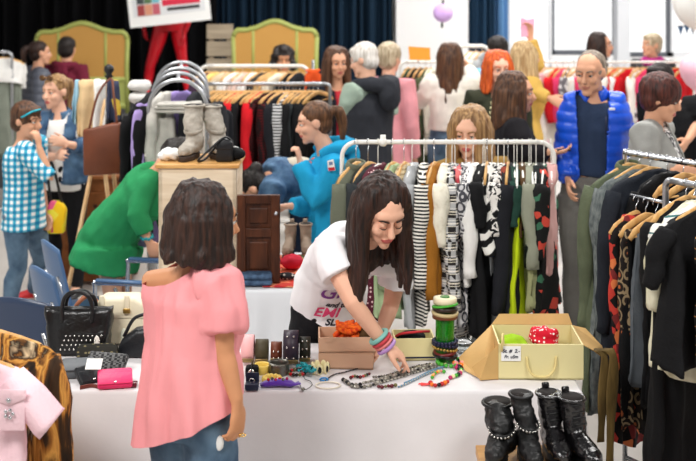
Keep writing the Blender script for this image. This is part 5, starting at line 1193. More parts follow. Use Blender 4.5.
t = thing('bead_tangle', 'tangled turquoise bead necklace before the moss belt', 'necklace', at(307, 369))
for k in range(5):
    p = [at(307 + R.uniform(-10, 10), 367 + R.uniform(-4, 5), R.uniform(.004, .04)) for _ in range(6)]
    m = MB(); pp = path(p, 7); m.tube(pp, .0022, 6)
    for q in pp[::2]: m.ell(q, .0048, None, 8, 6)
    m.build('strand', TURQ, t)
PURS = M('purple_organza', (92, 40, 170), .4, sheen=.4)
c = at(279, 386.5); t = thing('organza_pouch', 'purple organza pouch holding small beads at the front edge of the table', 'pouch', c)
m = MB(); m.tube([c + V((-.072, 0, .006)), c + V((-.05, 0, .012)), c + V((0, .004, .016)), c + V((.045, -.002, .012)), c + V((.062, 0, .008)), c + V((.078, .004, .014))], [(.014, .004), (.022, .01), (.024, .014), (.02, .011), (.01, .006), (.022, .004)], 14, side=V((0, 1, 0))); m.build('bag', PURS, t, disp=wrinkle(.004, (60, 60, 60), 2))
for i in range(6):
    m = MB(); m.ell(c + V((-.04 + .014 * i, -.008 + .01 * (i % 2), .029)), .006, None, 8, 6); m.build('bead', [REDB, GUN, MAGB][i % 3], t)
c = at(252, 377); t = thing('jewel_box', 'black display cushion with a watch left of the yellow cuff', 'cushion', c)
m = MB(); m.box(c + V((0, 0, .022)), (.05, .05, .044)); m.build('cushion', JET, t, bevel=.01)
m = MB(); m.tube([c + V((0, .0, .022)) + V((0, .033 * math.cos(q), .031 * math.sin(q))) for q in [2 * PI * i / 20 for i in range(20)]], [(.0025, .011)] * 20, 8, closed=True, side=None); wq = m.build('watch_strap', BLKL, t)
m = MB(); m.ell(c + V((0, -.034, .028)), (.013, .005, .013)); m.build('watch_face', SILV, t)
c = at(252, 389); t = thing('jewel_box', 'dark navy ring box open at the front edge beside the pink top woman', 'box', c)
m = MB(); m.box(c + V((0, .0, .012)), (.05, .045, .024)); m.build('base', M('navy_box', (24, 30, 56), .5), t, bevel=.004)
m = MB(); m.box(c + V((0, .024, .036)), (.05, .006, .036)); m.build('lid', MC['navy_box'], t, bevel=.002)
m = MB(); m.tube([c + V((.009 * math.cos(q), 0, .03 + .009 * math.sin(q))) for q in [2 * PI * i / 14 for i in range(14)]], .0018, 6, closed=True); m.build('ring', SILV, t)
def necklace(label, pts, mats, br=.006, every=1, nm='bead_necklace', cord=INK, pend=None, group=None, nb=None, seed=0):
    P = path([at(x, y, br * .9) for x, y in pts], 12); t = thing(nm, label, 'necklace', at(*pts[len(pts) // 2]), group)
    # even spacing
    ds = [0]
    for i in range(1, len(P)): ds.append(ds[-1] + (P[i] - P[i - 1]).length)
    m = MB(); m.tube(P, .0016, 5); m.build('cord', cord, t)
    rr = random.Random(len(label)); s = br; i = 0; k = 0
    while s < ds[-1] and mats:
        while ds[i + 1] < s: i += 1
        f = (s - ds[i]) / max(1e-6, ds[i + 1] - ds[i]); p = P[i].lerp(P[i + 1], f); b = br * rr.uniform(.8, 1.15)
        m = MB(); m.ell(p, (b, b, b * .92), None, 8, 6); m.build('bead', mats[k % len(mats)], t); k += 1; s += b * 1.95 * every
    if pend:
        p = at(*pend[0], .006); m = MB(); m.ell(p, pend[1], None, 10, 8); m.build('pendant', pend[2], t)
    return t
necklace('black cord necklace with a dark pendant before the ivory bracelet', [(303, 374), (305, 379), (310, 381), (312, 385), (307, 389), (302, 389), (300, 385)], [], nm='cord_necklace', cord=BKB, pend=((303, 389), (.008, .008, .006), GUN))
necklace('black cord running from the kraft box to the grey stones', [(325, 381), (333, 375), (345, 372), (360, 368)], [BKB], .003, 1.2)
necklace('big black and grey stone necklace end left of the girl\'s hand', [(342, 379), (346, 381), (350, 384), (357, 385), (362, 384)], [BKB, STN], .0085)
necklace('garnet and green bead bracelet left of the girl\'s hand', [(350, 378), (354, 376), (360, 377), (366, 375), (371, 373)], [MARB, REDB, OLB, BKB], .0065)
necklace('grey stone necklace lying nearest the front edge', [(350, 386), (360, 387), (372, 385), (386, 379), (400, 374), (416, 370), (430, 367)], [STN, SLV, STN, BKB], .0068)
necklace('silver bead necklace second from the front edge', [(362, 383), (376, 380), (390, 376), (408, 371), (424, 366), (440, 364)], [SLV, STN], .006)
necklace('dark grey bead necklace third from the front edge', [(372, 377), (384, 376), (398, 372), (414, 367), (430, 364)], [GUN, STN, BKB], .0062)
necklace('fine silver chain of beads under the girl\'s hand', [(380, 383), (394, 379), (410, 374), (428, 369), (438, 366)], [SLV, GUN], .0048)
necklace('garnet bead necklace with one ivory bead', [(377, 386), (382, 387), (387, 386), (391, 386), (396, 385)], [MARB, MARB, OLB], .0075)
necklace('steel blue seed bead necklace', [(398, 387), (408, 383), (420, 377), (432, 372), (443, 369)], [BLB, SLV], .0042)
necklace('steel blue second seed bead necklace behind the other', [(404, 383), (416, 378), (430, 371), (445, 366)], [BLB], .0036)
necklace('black and ivory bead necklace beyond the girl\'s fingers', [(410, 370), (422, 366), (436, 364), (446, 364)], [BKB, OLB, IV], .005)
necklace('red and orange bead necklace end near the cream box flap', [(430, 382), (433, 385), (438, 385), (444, 383), (448, 381)], [REDB, ORB, REDB, BKB], .0085)
necklace('green and orange bead bracelet before the bottle', [(432, 378), (434, 374), (440, 371), (446, 372)], [GRB, ORB, YEL, PINKB], .0068)
necklace('magenta and white bead necklace touching the box flap', [(449, 378), (454, 376), (459, 374), (461, 370), (456, 367)], [MAGB, IV, GRB, BKB], .0085)
necklace('orange and pink bead necklace before the cream box flap', [(453, 362), (456, 364), (459, 367), (462, 363), (459, 359)], [ORB, PINKB, MAGB, BKB], .0105)
m = MB(); c = at(428, 385)
for i in range(7): m.tube([c + V((.03, 0, .004)), c + V((-.03 + R.uniform(-.008, .008), -.012 + .005 * i, .002))], .0013, 5)
tag(m.build('tassel', M('coral_thread', (246, 80, 80), .7), None, origin=c), 'coral thread tassel in front of the red beads', 'tassel')
# bottle with bracelets
c = at(445, 361.5); GGL = M('green_glass', (30, 150, 30), .12, trans=.6, spec=.5)
t = thing('green_bottle', 'green glass bottle dressed with stacked bracelets', 'bottle', c)
m = MB(); m.lathe(c, [(.034, 0), (.038, .01), (.038, .17), (.034, .2), (.018, .225), (.016, .25), (.019, .252), (.019, .262), (.015, .262)], 24); m.build('glass', GGL, t)
def stackring(z, r, mat, hgt, label, tube=None, beads=0):
    t = thing('bracelet', label, 'bracelet', c + V((0, 0, z)), 'bracelets on the green bottle'); t.rotation_euler = (R.uniform(-.14, .14), R.uniform(-.14, .14), 0)
    if beads:
        for i in range(beads):
            q = 2 * PI * i / beads; m = MB(); m.ell(c + V((r * math.cos(q), r * math.sin(q), z)), hgt, None, 8, 6); m.build('bead', mat, t)
    else:
        m = MB(); m.lathe(c + V((0, 0, z)), [(.039, -hgt), (r, -hgt), (r + .002, 0), (r, hgt), (.039, hgt)], 26); m.build('band', mat, t)
stackring(.245, .046, M('cream_bangle', (232, 220, 186), .35), .013, 'wide cream bangle topmost on the green bottle'); stackring(.226, .052, GRB, .004, 'thin green bangle below the cream one'); stackring(.213, .05, M('dark_horn', (50, 36, 30), .3), .007, 'dark horn bangle near the top of the green bottle'); stackring(.197, .053, M('straw_bangle', (196, 176, 130), .5), .006, 'straw bangle above the brown one'); stackring(.182, .05, M('brown_bangle', (110, 60, 34), .35), .008, 'brown bangle at the shoulder of the green bottle')
stackring(.083, .046, M('navy_bead', (26, 30, 60), .3), .0085, 'navy bead bracelet below the bare green glass', beads=20); stackring(.069, .047, M('navy_bead', (26, 30, 60), .3), .008, 'second navy bead bracelet directly below the first', beads=20); stackring(.054, .046, M('gold_bead', (196, 160, 84), .3, .7), .006, 'gold bead bracelet on the green bottle', beads=22); stackring(.041, .046, M('wine_bangle', (110, 30, 34), .35), .007, 'wine red bangle on the green bottle'); stackring(.028, .05, BKB, .005, 'black bangle lowest on the green bottle')
ringof('bead_bracelet', 'bright green bead bracelet at the foot of the green bottle', 'bracelet', 450, 364, .05, GRB, beads=16, beadr=.0085)
c = at(463, 353); t = thing('glass_dish', 'small clear glass dish between the bottle and the cream box', 'dish', c)
m = MB(); m.lathe(c, [(.02, 0), (.03, .004), (.042, .035), (.045, .05), (.042, .05), (.038, .034), (.026, .009), (.002, .008)], 24); m.build('bowl', M('clear_glass', (235, 240, 240), .05, trans=.95), t)
# ---- things on the cabinet table
JEANS = pat('denim_blue', 'noisesoft', [(40, 58, 84), (84, 110, 140)], (40, 40, 30), pos=[.3, .7]); REDC = pat('red_table_runner', 'voronoi', [(206, 60, 50), (226, 110, 80), (180, 40, 50), (230, 150, 110)], (22, 22, 22))
t = thing('table_runner', 'red patterned cloth spread on the table beside the cabinet', 'cloth', (X(284, 6.2), 6.2, .7525)); m = MB()
m.grid(lambda u, v: (X(266, 6.2) + .27 * u, 5.95 + .68 * v, .7545 + .004 * noise.noise(V((u * 5, v * 5, 0)))), 20, 20); m.build('weave', REDC, t, solid=.003)
fold('folded_jeans', 'folded blue jeans below the open cabinet door', 'jeans', 254, 289, 6.0, .17, .06, .1, JEANS, 2)
bpy.data.objects['folded_jeans'].location.z = .7535
lump('red_hat', 'bright red knitted hat below the taupe boots', 'hat', V((X(291, 6.3), 6.3, .7935)), (.062, .05, .036), M('red_knit', (216, 30, 60), .8), seed=20)
lump('dark_belt', 'dark patterned purse lying before the red hat', 'purse', V((X(287, 6.08), 6.08, .775)), (.05, .025, .017), pat('dark_purse', 'dots', [(200, 190, 180), (30, 26, 30)], (50, 50, 50), pos=[0, .3]), seed=21)
lump('green_cushion', 'green and red patterned purse beside the taupe boots', 'purse', V((X(300, 6.45), 6.45, .775)), (.07, .04, .02), pat('green_purse', 'voronoi', [(60, 70, 40), (150, 60, 50), (170, 150, 110)], (40, 40, 40)), seed=22)
# black shoulder bag on the cabinet
c = W(224, 182, 6.12); c.z = CT; c.y = 6.16; t = thing('shoulder_bag', 'small black shoulder bag beside the silver boots on the cabinet', 'bag', c); LEA = M('bag_black_leather', (24, 26, 30), .4, bump=.2, bscale=70)
m = MB(); m.prism([(-.045, .0), (.045, .0), (.04, .1), (.0, .118), (-.035, .1)], .06, Matrix.Translation(c)); m.build('bag_body', LEA, t, bevel=.01)
m = MB(); m.prism([(-.046, .06), (.046, .06), (.041, .103), (.0, .121), (-.036, .103)], .066, Matrix.Translation(c)); m.build('bag_flap', LEA, t, bevel=.008)
m = MB(); m.tube(path([c + V((.04, 0, .1)), c + V((.0, -.03, .125)), c + V((-.08, -.05, .06)), c + V((-.13, -.06, .012)), c + V((-.1, .02, .01)), c + V((-.035, .02, .09))], 8), .006, 8); m.build('shoulder_strap', LEA, t)
lump('tissue_paper', 'crumpled white tissue paper left of the silver boots', 'paper', V((X(170, 6.2), 6.2, CT + .03)), (.06, .05, .03), PAPER, seed=31, fr=40, amp=.6); lump('tissue_paper', 'crumpled white tissue paper behind the black shoulder bag', 'paper', V((X(236, 6.32), 6.32, CT + .025)), (.03, .05, .025), PAPER, seed=32, fr=40, amp=.6)
# ---- handbags on the left of the foreground table
BAGK = M('bag_black_patent', (16, 16, 18), .3, bump=.35, bscale=60, spec=.5)
c = at(76, 356); c.y += .06; t = thing('handbag', 'black studded handbag with two round handles on the table', 'handbag', c)
m = MB()
def bagf(u, v):
    q = 2 * PI * u; f = v; a = .125 * (1.0 + .12 * f - .02 * math.sin(f * 6)); b = .062 * (1 - .55 * f ** 1.5) + .004
    s, co_ = math.sin(q), math.cos(q)
    return c + V((a * math.copysign(abs(co_) ** .5, co_), b * math.copysign(abs(s) ** .6, s) + .006 * math.sin(u * 40) * f, .005 + .17 * f + .012 * co_ * co_ * f))
m.grid(bagf, 48, 14, 0, True); m.f.append(list(range(48))); m.f.append([13 * 48 + i for i in range(48)]); m.m += [0, 0]; m.build('bag_body', BAGK, t, disp=wrinkle(.006, (20, 20, 25), 3))
m = MB(); m.tube([c + V((-.13, -.01, .168)), c + V((0, -.022, .174)), c + V((.13, -.01, .168))], [(.01, .02)] * 3, 8); m.build('top_band', BAGK, t)
for s, yy, k in ((-1, -.04, 1.0), (1, .03, .94)):
    m = MB(); m.tube(path([c + V((-.06, yy, .13)), c + V((-.062, yy, .19)), c + V((-.045, yy - .005, .23 * k + .01)), c + V((0, yy - .01, .25 * k + .01)), c + V((.045, yy - .005, .23 * k + .01)), c + V((.062, yy, .19)), c + V((.06, yy, .13))], 8), .0085, 10); m.build('handle', BAGK, t)
m = MB(); m.prism([(-.1, .02), (.07, .02), (.1, .085), (-.06, .1)], .004, Matrix.Translation(c + V((.02, -.064, 0))) @ Matrix.Rotation(-.12, 4, 'X')); fp = m.build('front_pocket', BAGK, t, bevel=.001)
for i in range(9):
    for j in range(4):
        p = c + V((-.06 + .018 * i + .006 * j, -.072 + .005 * j, .03 + .017 * j)); m = MB(); m.ell(p, .0042, None, 8, 6); m.build('stud', SILV, fp)
m = MB(); m.ell(c + V((.085, -.06, .06)), (.012, .004, .022)); m.build('tag', CRM, t)
CREAML = M('cream_leather', (232, 222, 194), .5, bump=.1, bscale=60)
c = at(120, 346); c.y += .06; t = thing('handbag', 'cream leather handbag with gold buckles behind the black studded one', 'handbag', c)
m = MB(); m.prism([(-.12, 0), (.12, 0), (.1, .16), (.06, .19), (-.08, .19), (-.11, .16)], .12, Matrix.Translation(c)); m.build('bag_body', CREAML, t, bevel=.02, disp=wrinkle(.006, (14, 14, 14), 6))
m = MB(); m.prism([(-.11, .11), (.105, .11), (.1, .17), (.06, .196), (-.08, .196), (-.108, .17)], .128, Matrix.Translation(c)); m.build('bag_flap', CREAML, t, bevel=.012)
for x in (-.075, .03):
    m = MB(); m.box(c + V((x, -.066, .175)), (.022, .012, .075)); st_ = m.build('buckle_strap', CREAML, t, bevel=.004)
    m = MB(); m.box(c + V((x, -.074, .15)), (.03, .006, .02)); m.build('buckle', M('gold_metal', (206, 170, 96), .3, .9), st_, bevel=.002)
m = MB(); m.tube(path([c + V((-.1, 0, .16)), c + V((-.14, -.02, .2)), c + V((-.19, -.03, .16)), c + V((-.2, -.02, .1))], 6), .009, 8); m.build('shoulder_strap', M('tan_strap', (170, 106, 76), .5), t)
m = MB(); m.ell(c + V((.02, -.078, .05)), (.014, .006, .03)); m.build('charm', M('clear_tag', (220, 220, 200), .3), t)
c = at(134, 360); c.y += .05; t = thing('handbag', 'black rounded handbag half hidden by the pink top woman', 'handbag', c)
m = MB(); m.prism([(-.08, 0), (.1, 0), (.11, .08), (.06, .125), (.0, .115), (-.06, .07)], .07, Matrix.Translation(c)); m.build('bag_body', LEA, t, bevel=.02)
m = MB(); m.tube(path([c + V((-.05, 0, .08)), c + V((.0, -.01, .16)), c + V((.09, -.01, .17)), c + V((.1, 0, .09))], 6), .007, 8); m.build('handle', LEA, t)
def wallet(label, px, py, w, dp, h, mat, yaw, tilt=0, lift=0, flapmat=None, cat='purse'):
    c = at(px, py, lift); t = thing('purse', label, cat, c, None); rr = Matrix.Rotation(math.radians(yaw), 3, 'Z') @ Matrix.Rotation(math.radians(tilt), 3, 'X')
    m = MB(); m.box(c + rr @ V((0, 0, h / 2)), (w, dp, h), rr); m.build('purse_body', mat, t, bevel=h * .35)
    m = MB(); m.box(c + rr @ V((0, -dp * .18, h + .002)), (w * .98, dp * .62, .006), rr); m.build('purse_flap', flapmat or mat, t, bevel=.002)
    m = MB(); m.ell(c + rr @ V((0, -dp * .42, h + .006)), (.006, .006, .003)); m.build('snap', SILV, t)
    return t
FISH = pat('black_mesh', 'checker', [(24, 24, 26), (100, 100, 100)], (90, 90, 90), .4); PNKL = M('hot_pink_leather', (236, 50, 110), .45, bump=.2, bscale=60)
wallet('black woven purse leaning behind the hot pink one', 106, 369, .165, .12, .03, FISH, -14, 40, .012)
wallet('hot pink purse on the front edge of the table', 115, 381, .13, .095, .024, PNKL, 12, 22, .016)
wallet('grey leather clutch left of the black woven purse', 78, 372, .13, .09, .04, M('grey_leather', (92, 96, 100), .5), 10, 20, .012)
wallet('black folded purse beside the grey clutch', 88, 377, .1, .08, .03, LEA, 40, 40, .012)
wallet('maroon purse beneath the right end of the hot pink one', 124, 386, .1, .05, .012, MARB, 4)
wallet('black snakeskin purse behind the woven purse', 98, 358, .16, .08, .05, pat('snake', 'dots', [(120, 110, 80), (34, 32, 26)], (40, 40, 40), pos=[0, .25]), 5, 30, .012)
t = thing('card', 'white price card lying between the purses', 'card', at(94, 364, .07)); m = MB(); m.box(at(94, 364, .07), (.06, .05, .002), Matrix.Rotation(.6, 3, 'X')); m.build('sheet', PAPER, t, smooth=False)
m = MB(); m.tube(path([at(80, 388, .004), at(92, 386, .004), at(104, 388, .004), at(124, 387, .004)], 6), [(.003, .009)] * 19, 8); t2 = m.build('leather_strap', M('brown_strap', (110, 50, 40), .5), None, origin=at(100, 388)); tag(t2, 'thin red brown leather strap lying along the front edge below the purses', 'strap')
# gold brown ribbon and hanging cloth right of the table
m = MB(); dsc = 4.5
OLG = pat('olive_gold', 'noisesoft', [(74, 58, 28), (128, 104, 58)], (30, 30, 6), pos=[.3, .7])
q0 = W(603, 352, 4.6)
t = thing('ribbon', 'olive gold fabric ribbon hanging down from the right flap of the cream box', 'ribbon', q0 - V((0, 0, .44)))
for dx, ln_, ww in ((0, .34, .02), (.034, .44, .022)):
    m = MB(); m.tube(path([q0 + V((-.03 + dx, .02, .004)), q0 + V((dx - .005, 0, .002)), q0 + V((dx + .004, -.012, -.04)), q0 + V((dx - .004, -.01, -.2)), q0 + V((dx - .012, -.014, -ln_))], 6), [(ww * (1 + .25 * math.sin(i * .5)), .003) for i in range(25)], 10, side=V((1, .4, 0))); m.build('tail', OLG, t)
# ------------------------------------------------------------------ chairs, stand and chest on the left
def chair(label, px, py_top, d, yaw, mat, arms=False, h=.82, group='blue plastic chairs by the table', w=.4, noback=False):
    y = math.radians(yaw); F = V((math.sin(y), -math.cos(y), 0)); L = V((math.cos(y), math.sin(y), 0)); U = V((0, 0, 1))
    b = V((X(px, d), d, 0)) + F * .2; t = thing('plastic_chair', label, 'chair', b, group)
    P = lambda f, l, u: b + F * f + L * l + U * u
    m = MB()
    m.grid(lambda u, v: P(-.2 - .07 * v - .0 + .05 * math.cos((u - .5) * PI) * -.6 + .02, (u - .5) * w * (1 - .16 * v ** 2), .5 + (h - .5) * v + .03 * math.sin(u * PI) * v), 18, 12)
    if not noback: m.build('backrest', mat, t, solid=.012)
    m = MB(); m.grid(lambda u, v: P(-.2 + .4 * v, (u - .5) * w, .45 + .018 * math.cos((u - .5) * 2 * PI) * -1 - .03 * max(0, v - .8) * 4 + .05 * max(0, .15 - v) * 4), 16, 12); m.build('seat', mat, t, solid=.014)
    for fx in (-.17, .17):
        for l in (-1, 1):
            m = MB(); m.tube([P(fx * .8, l * w * .38, .43), P(fx * 1.25, l * w * .5, .0)], .011, 8); m.build('leg', CHROME, t)
    for l in (-1, 1): m = MB(); m.tube([P(-.16, l * w * .36, .46), P(-.235, l * w * .3, .68 if not noback else .6)], .01, 8); m.build('back_strut', CHROME, t)
    if arms:
        for l in (-1, 1):
            m = MB(); m.tube(path([P(-.2, l * (w * .5 + .02), .46), P(-.2, l * (w * .5 + .03), .7), P(-.18, l * (w * .5 + .03), .725), P(.14, l * (w * .5 + .03), .725), P(.17, l * (w * .5 + .03), .7), P(.17, l * (w * .5 + .02), .45)], 5), .0125, 10); ar = m.build('armrest', CHROME, t)
            m = MB(); m.box(P(-.02, l * (w * .5 + .03), .68), (.1, .1, .1)); m.v.clear(); m.f.clear(); m.m.clear()
            m.tube([P(-.19, l * (w * .5 + .03), .737), P(.15, l * (w * .5 + .03), .737)], [(.022, .009)] * 2, 10, side=L); m.build('arm_pad', mat, ar)
    return t
BLUEP_ = M('chair_blue', (76, 108, 148), .4, coat=.15); NAVYP = M('chair_navy', (44, 60, 88), .4, coat=.15)
chair('navy plastic chair at the left behind the black studded handbag', 22, 300, 5.5, 165, NAVYP, h=.81, w=.42)
chair('blue plastic chair second from the front, before the boy\'s jeans', 50, 272, 6.05, 128, BLUEP_, h=.81, w=.34)
chair('blue plastic chair farthest back, leaning behind the second one', 58, 246, 6.55, 122, BLUEP_, h=.83, w=.34)
chair('armchair with chrome tube arms and blue pads before the green clad woman', 112, 272, 6.38, 80, BLUEP_, arms=True, h=.47, w=.42, noback=True)
CHEST = woodmat('chest_wood', (110, 62, 30), (158, 98, 54), (4, 30, 6), .5)
c = V((X(96, 8.9), 8.9, 0)); t = thing('wooden_chest', 'brown wooden chest behind the easel legs', 'chest', c)
hc = Zy(176, 8.9); m = MB(); m.box(c + V((0, .2, hc / 2 + .03)), (.52, .4, hc - .06)); m.build('body', CHEST, t, smooth=False, bevel=.005); m = MB(); m.box(c + V((0, .2, hc - .012)), (.56, .44, .026)); m.build('top', CHEST, t, smooth=False, bevel=.005)
for k in range(3):
    m = MB(); m.box(c + V((0, -.008, .13 + k * .23)), (.46, .016, .2)); dr = m.build('drawer', CHEST, t, smooth=False, bevel=.004); m = MB(); m.ell(c + V((0, -.028, .13 + k * .23)), (.016, .014, .016)); m.build('knob', DKW, dr)
for x in (-.22, .22):
    for y in (.05, .35): m = MB(); m.box(c + V((x, y, .02)), (.05, .05, .04)); m.build('foot', CHEST, t, smooth=False)
dE = 7.7; PINE = woodmat('pine', (206, 160, 108), (236, 204, 160), (30, 30, 5), .5)
e0 = W(104, 150, dE); t = thing('easel', 'pale wooden tripod easel under the brown leather tote', 'easel', V((e0.x, dE, 0)))
m = MB(); m.tube([W(109, 82, dE + .05), W(76, 250, dE - .02), V((X(58, dE - .05), dE - .05, .0))], [(.014, .02)] * 3, 8); m.build('leg', PINE, t)
m = MB(); m.tube([W(99, 120, dE + .05), W(110, 215, dE - .02), V((X(124, dE - .05), dE - .05, .0))], [(.014, .02)] * 3, 8); m.build('leg', PINE, t)
m = MB(); m.tube([W(106, 100, dE + .1), V((X(128, dE + .5), dE + .5, .0))], [(.014, .02)] * 2, 8); m.build('leg', PINE, t)
m = MB(); m.tube([W(107, 130, dE + .07), W(109, 78, dE + .07)], .016, 8); m.build('pole', DPLASTIC, t); m = MB(); m.lathe(W(109, 78, dE + .07), [(.016, 0), (.03, .01), (.016, .025), (.034, .05), (.03, .075), (.008, .09)], 16); m.build('finial', DPLASTIC, t)
m = MB(); m.tube([W(75, 82, dE + .07), W(118, 84, dE + .07)], .011, 8); m.build('cross_bar', PINE, t)
TOTE = M('tote_leather', (112, 58, 34), .45, vary=.15, bump=.1)
c = W(103, 175, dE - .12); t = thing('tote_bag', 'brown leather tote bag hanging on the easel beside the denim jacket', 'bag', c)
m = MB(); m.prism([(-.115, 0), (.125, .01), (.118, .33), (.06, .325), (-.06, .3), (-.125, .29)], .07, Matrix.Translation(c)); m.build('bag_body', TOTE, t, bevel=.015, disp=wrinkle(.008, (10, 10, 10), 3))
m = MB(); m.tube(path([c + V((-.09, 0, .28)), c + V((-.04, .03, .5)), c + V((.03, .1, .6)), c + V((.06, .04, .5)), c + V((.09, 0, .32))], 6), .008, 8); m.build('handle', TOTE, t)
for px, mt, lb, ln, w, nm in [(77, cloth('sky_strip', (150, 188, 206)), 'narrow pale blue scarf on the easel', .24, .018, 'scarf'), (88, cloth('tan_shawl', (216, 184, 140)), 'tan shawl on the easel above the tote', .32, .07, 'shawl'), (100, WHT, 'white shawl on the easel beside the black finial', .3, .05, 'shawl'), (113, pat('black_yellow', 'voronoi', [(30, 30, 34), (226, 190, 70), (60, 66, 90)], (14, 14, 10)), 'black and yellow scarf on the easel right of the finial', .36, .045, 'scarf')]:
    loc = W(px, 83, dE + .04) + V((0, 0, .09)); garment(nm, loc, .15, mt, lb, 'scarf', 'scarves on the easel', kind='scarf', ln=ln + .09, w=w * 1.2, th=.03, sl=0, seed=600 + px)
# ------------------------------------------------------------------ people
JEANB = pat('jeans_blue', 'noisesoft', [(52, 76, 102), (112, 140, 164)], (9, 9, 7), pos=[.3, .72], bump=.2); JEAND = cloth('jeans_dark', (46, 58, 80), vary=.2); BLKT = cloth('black_trousers', (24, 24, 27)); GRYTR = cloth('grey_chinos', (112, 110, 106))
SHK = M('shoe_black', (28, 28, 30), .5); SHR = M('shoe_red', (200, 36, 40), .5); SHW = M('shoe_white', (232, 230, 226), .5); SOL = M('shoe_sole', (216, 212, 204), .6)
def P_(name_px, d): return W(name_px[0], name_px[1], d)
person('woman in a grey quilted jacket with a dark ponytail at the left headboard', (X(37, 11.7), 11.7), 1.66, 118, 'f', hair=('ponytail', DKBROWN, dict(L=.2)), top=None, jacket=dict(mat=M('grey_quilt', (84, 88, 100), .45), puff=.07, hem=.08, ease=.035), legs=dict(mat=BLKT), shoes=(SHK, SOLEK))
person('woman in a maroon hooded top seen from behind at the left headboard', (X(66, 12.0), 12.0), 1.68, 170, 'f', hair=('short', BLACKHAIR, dict(vol=1.02)), top=dict(mat=cloth('maroon_fleece', (108, 32, 52)), hem=.08, ease=.03, hood=cloth('maroon_fleece', (1, 1, 1))), legs=dict(mat=BLKT), shoes=(SHK, SOLEK))
DENIM = pat('denim_jacket', 'noisesoft', [(46, 72, 104), (92, 124, 154)], (14, 14, 12), pos=[.3, .7], bump=.3)
d = 8.55
r3, J3, H3, _ = person('girl in an open denim jacket with sunglasses pushed up on her hair', (X(65, d), d), 1.66, -12, 'f', skin=SKINP, head=(-28, 4, 0), ov={'head': W(55, 92, d - .03), 'nek': W(61, 115, d), 'elL': W(90, 150, d - .15), 'wrL': W(68, 144, d - .3), 'elR': W(45, 158, d - .05), 'wrR': W(56, 156, d - .28)}, hair=('ponytail', DBLONDE, dict(L=.2)), top=dict(mat=M('white_tee', (234, 232, 228), .8, bump=.1), hem=.06, sleeve='short'), jacket=dict(mat=DENIM, open=.062, hem=.03, ease=.028, sleeve='34', collar=DENIM), legs=dict(mat=BLKT), shoes=(SHK, SOL))
for s in (1, -1):
    m = MB(); m.ell(H3 @ V((s * .033, .085, .112)), (.03, .012, .022), H3.to_3x3().normalized(), 12, 8); m.build('sunglass_lens', M('amber_lens', (90, 60, 30), .1), r3)
m = MB(); m.tube([H3 @ V((.075, 0, .07)), H3 @ V((.06, .08, .11)), H3 @ V((0, .095, .116)), H3 @ V((-.06, .08, .11)), H3 @ V((-.075, 0, .07))], .004, 6); m.build('sunglass_frame', M('amber_frame', (150, 110, 60), .3), r3)
CHK = pat('turquoise_check', 'plaid', [(250, 252, 252), (70, 176, 206), (110, 186, 214)], (7.5, 7.5, 7.5))
nt = CHK.node_tree
d = 7.85
r4, J4, H4, _ = person('boy in a turquoise checked shirt and jeans with a hand at his mouth', (X(24, d), d), 1.46, 62, 'c', head=(70, 6, 0), ov={'head': W(27, 121, d), 'nek': W(23, 141, d), 'shR': W(27, 153, d - .14), 'elR': W(50, 178, d - .16), 'wrR': W(39, 147, d - .16), 'anR': V((X(8, 7.9), 7.9, .075)), 'knR': W(18, 268, 7.85), 'anL': V((X(34, 8.5), 8.5, .075)), 'knL': W(42, 262, 8.2), 'footFL': V((-.9, -.3, 0)).normalized()}, hair=('short', BROWN, dict(vol=1.03)), top=dict(mat=CHK, hem=.09, ease=.024, sleeve='elbow', flare=.012, sease=.02), legs=dict(mat=JEANB, ease=.012), shoes=(SHR, SOL), hands={'R': dict(d=V((-.2, .1, 1)), n=V((-.6, .3, 0)), curl=.8)})
m = MB(); m.tube([H4 @ V((-.08, -.02, .012)), H4 @ V((.079, -.02, .02)), H4 @ V((.084, .03, .045)), H4 @ V((.06, .075, .08)), H4 @ V((0, .095, .09))], .006, 6); m.build('glasses_band', M('teal_plastic', (20, 176, 196), .4), r4)
c = W(57, 215, 8.0); t = thing('carrier_bag', 'yellow flower patterned carrier bag hanging from the denim girl\'s hand', 'bag', c - V((0, 0, .12)))
m = MB(); m.prism([(-.06, -.12), (.05, -.12), (.065, .04), (.03, .09), (-.04, .1), (-.07, .02)], .07, Matrix.Translation(c)); m.build('bag_body', pat('flower_bag', 'voronoi', [(236, 214, 40), (240, 196, 30), (226, 90, 130), (236, 220, 70), (190, 200, 60)], (13, 13, 13)), t, bevel=.015)
m = MB(); m.tube(path([c + V((-.04, 0, .09)), c + V((-.05, -.03, .25)), c + V((-.03, -.04, .36)), c + V((.0, -.02, .25)), c + V((.03, 0, .08))], 6), .009, 8); m.build('handle', BLKL, t)
# the woman in green
d = 6.88; GRN = cloth('green_jumper', (46, 146, 90), bump=.15)
person('woman in a green jumper bending down behind the pale cabinet', (X(115, d), d), 1.64, 82, 'f', head=(95, 70, 0), ov={'pel': W(112, 232, d), 'nek': W(160, 172, d - .15), 'head': W(176, 163, d - .15), 'shR': W(147, 186, d - .24), 'elR': W(137, 214, d - .3), 'wrR': W(148, 240, d - .28), 'elL': W(165, 215, d), 'wrL': W(172, 240, d)}, hair=('bob', BLACKHAIR, dict(L=.16)), top=dict(mat=GRN, ease=.045, sleeve='34', sease=.02, wr=.01, hempts=[(W(104, 264, d), .27, .2), (W(108, 248, d), .25, .195)]), legs=dict(mat=BLKT, ease=-.012), shoes=(SHK, SOLEK))
gw = [o for o in S.objects if o.get('label', '').startswith('woman in a green')][0]
p = W(147, 237, d - .28); m = MB()
for i in range(12): m.ell(p + V((.03 * math.cos(i * PI / 6), .03 * math.sin(i * PI / 6), .008 * math.sin(i * PI / 6) + .004 * (i % 2))), .009, None, 8, 6)
m.build('bracelet', TURQ, gw)
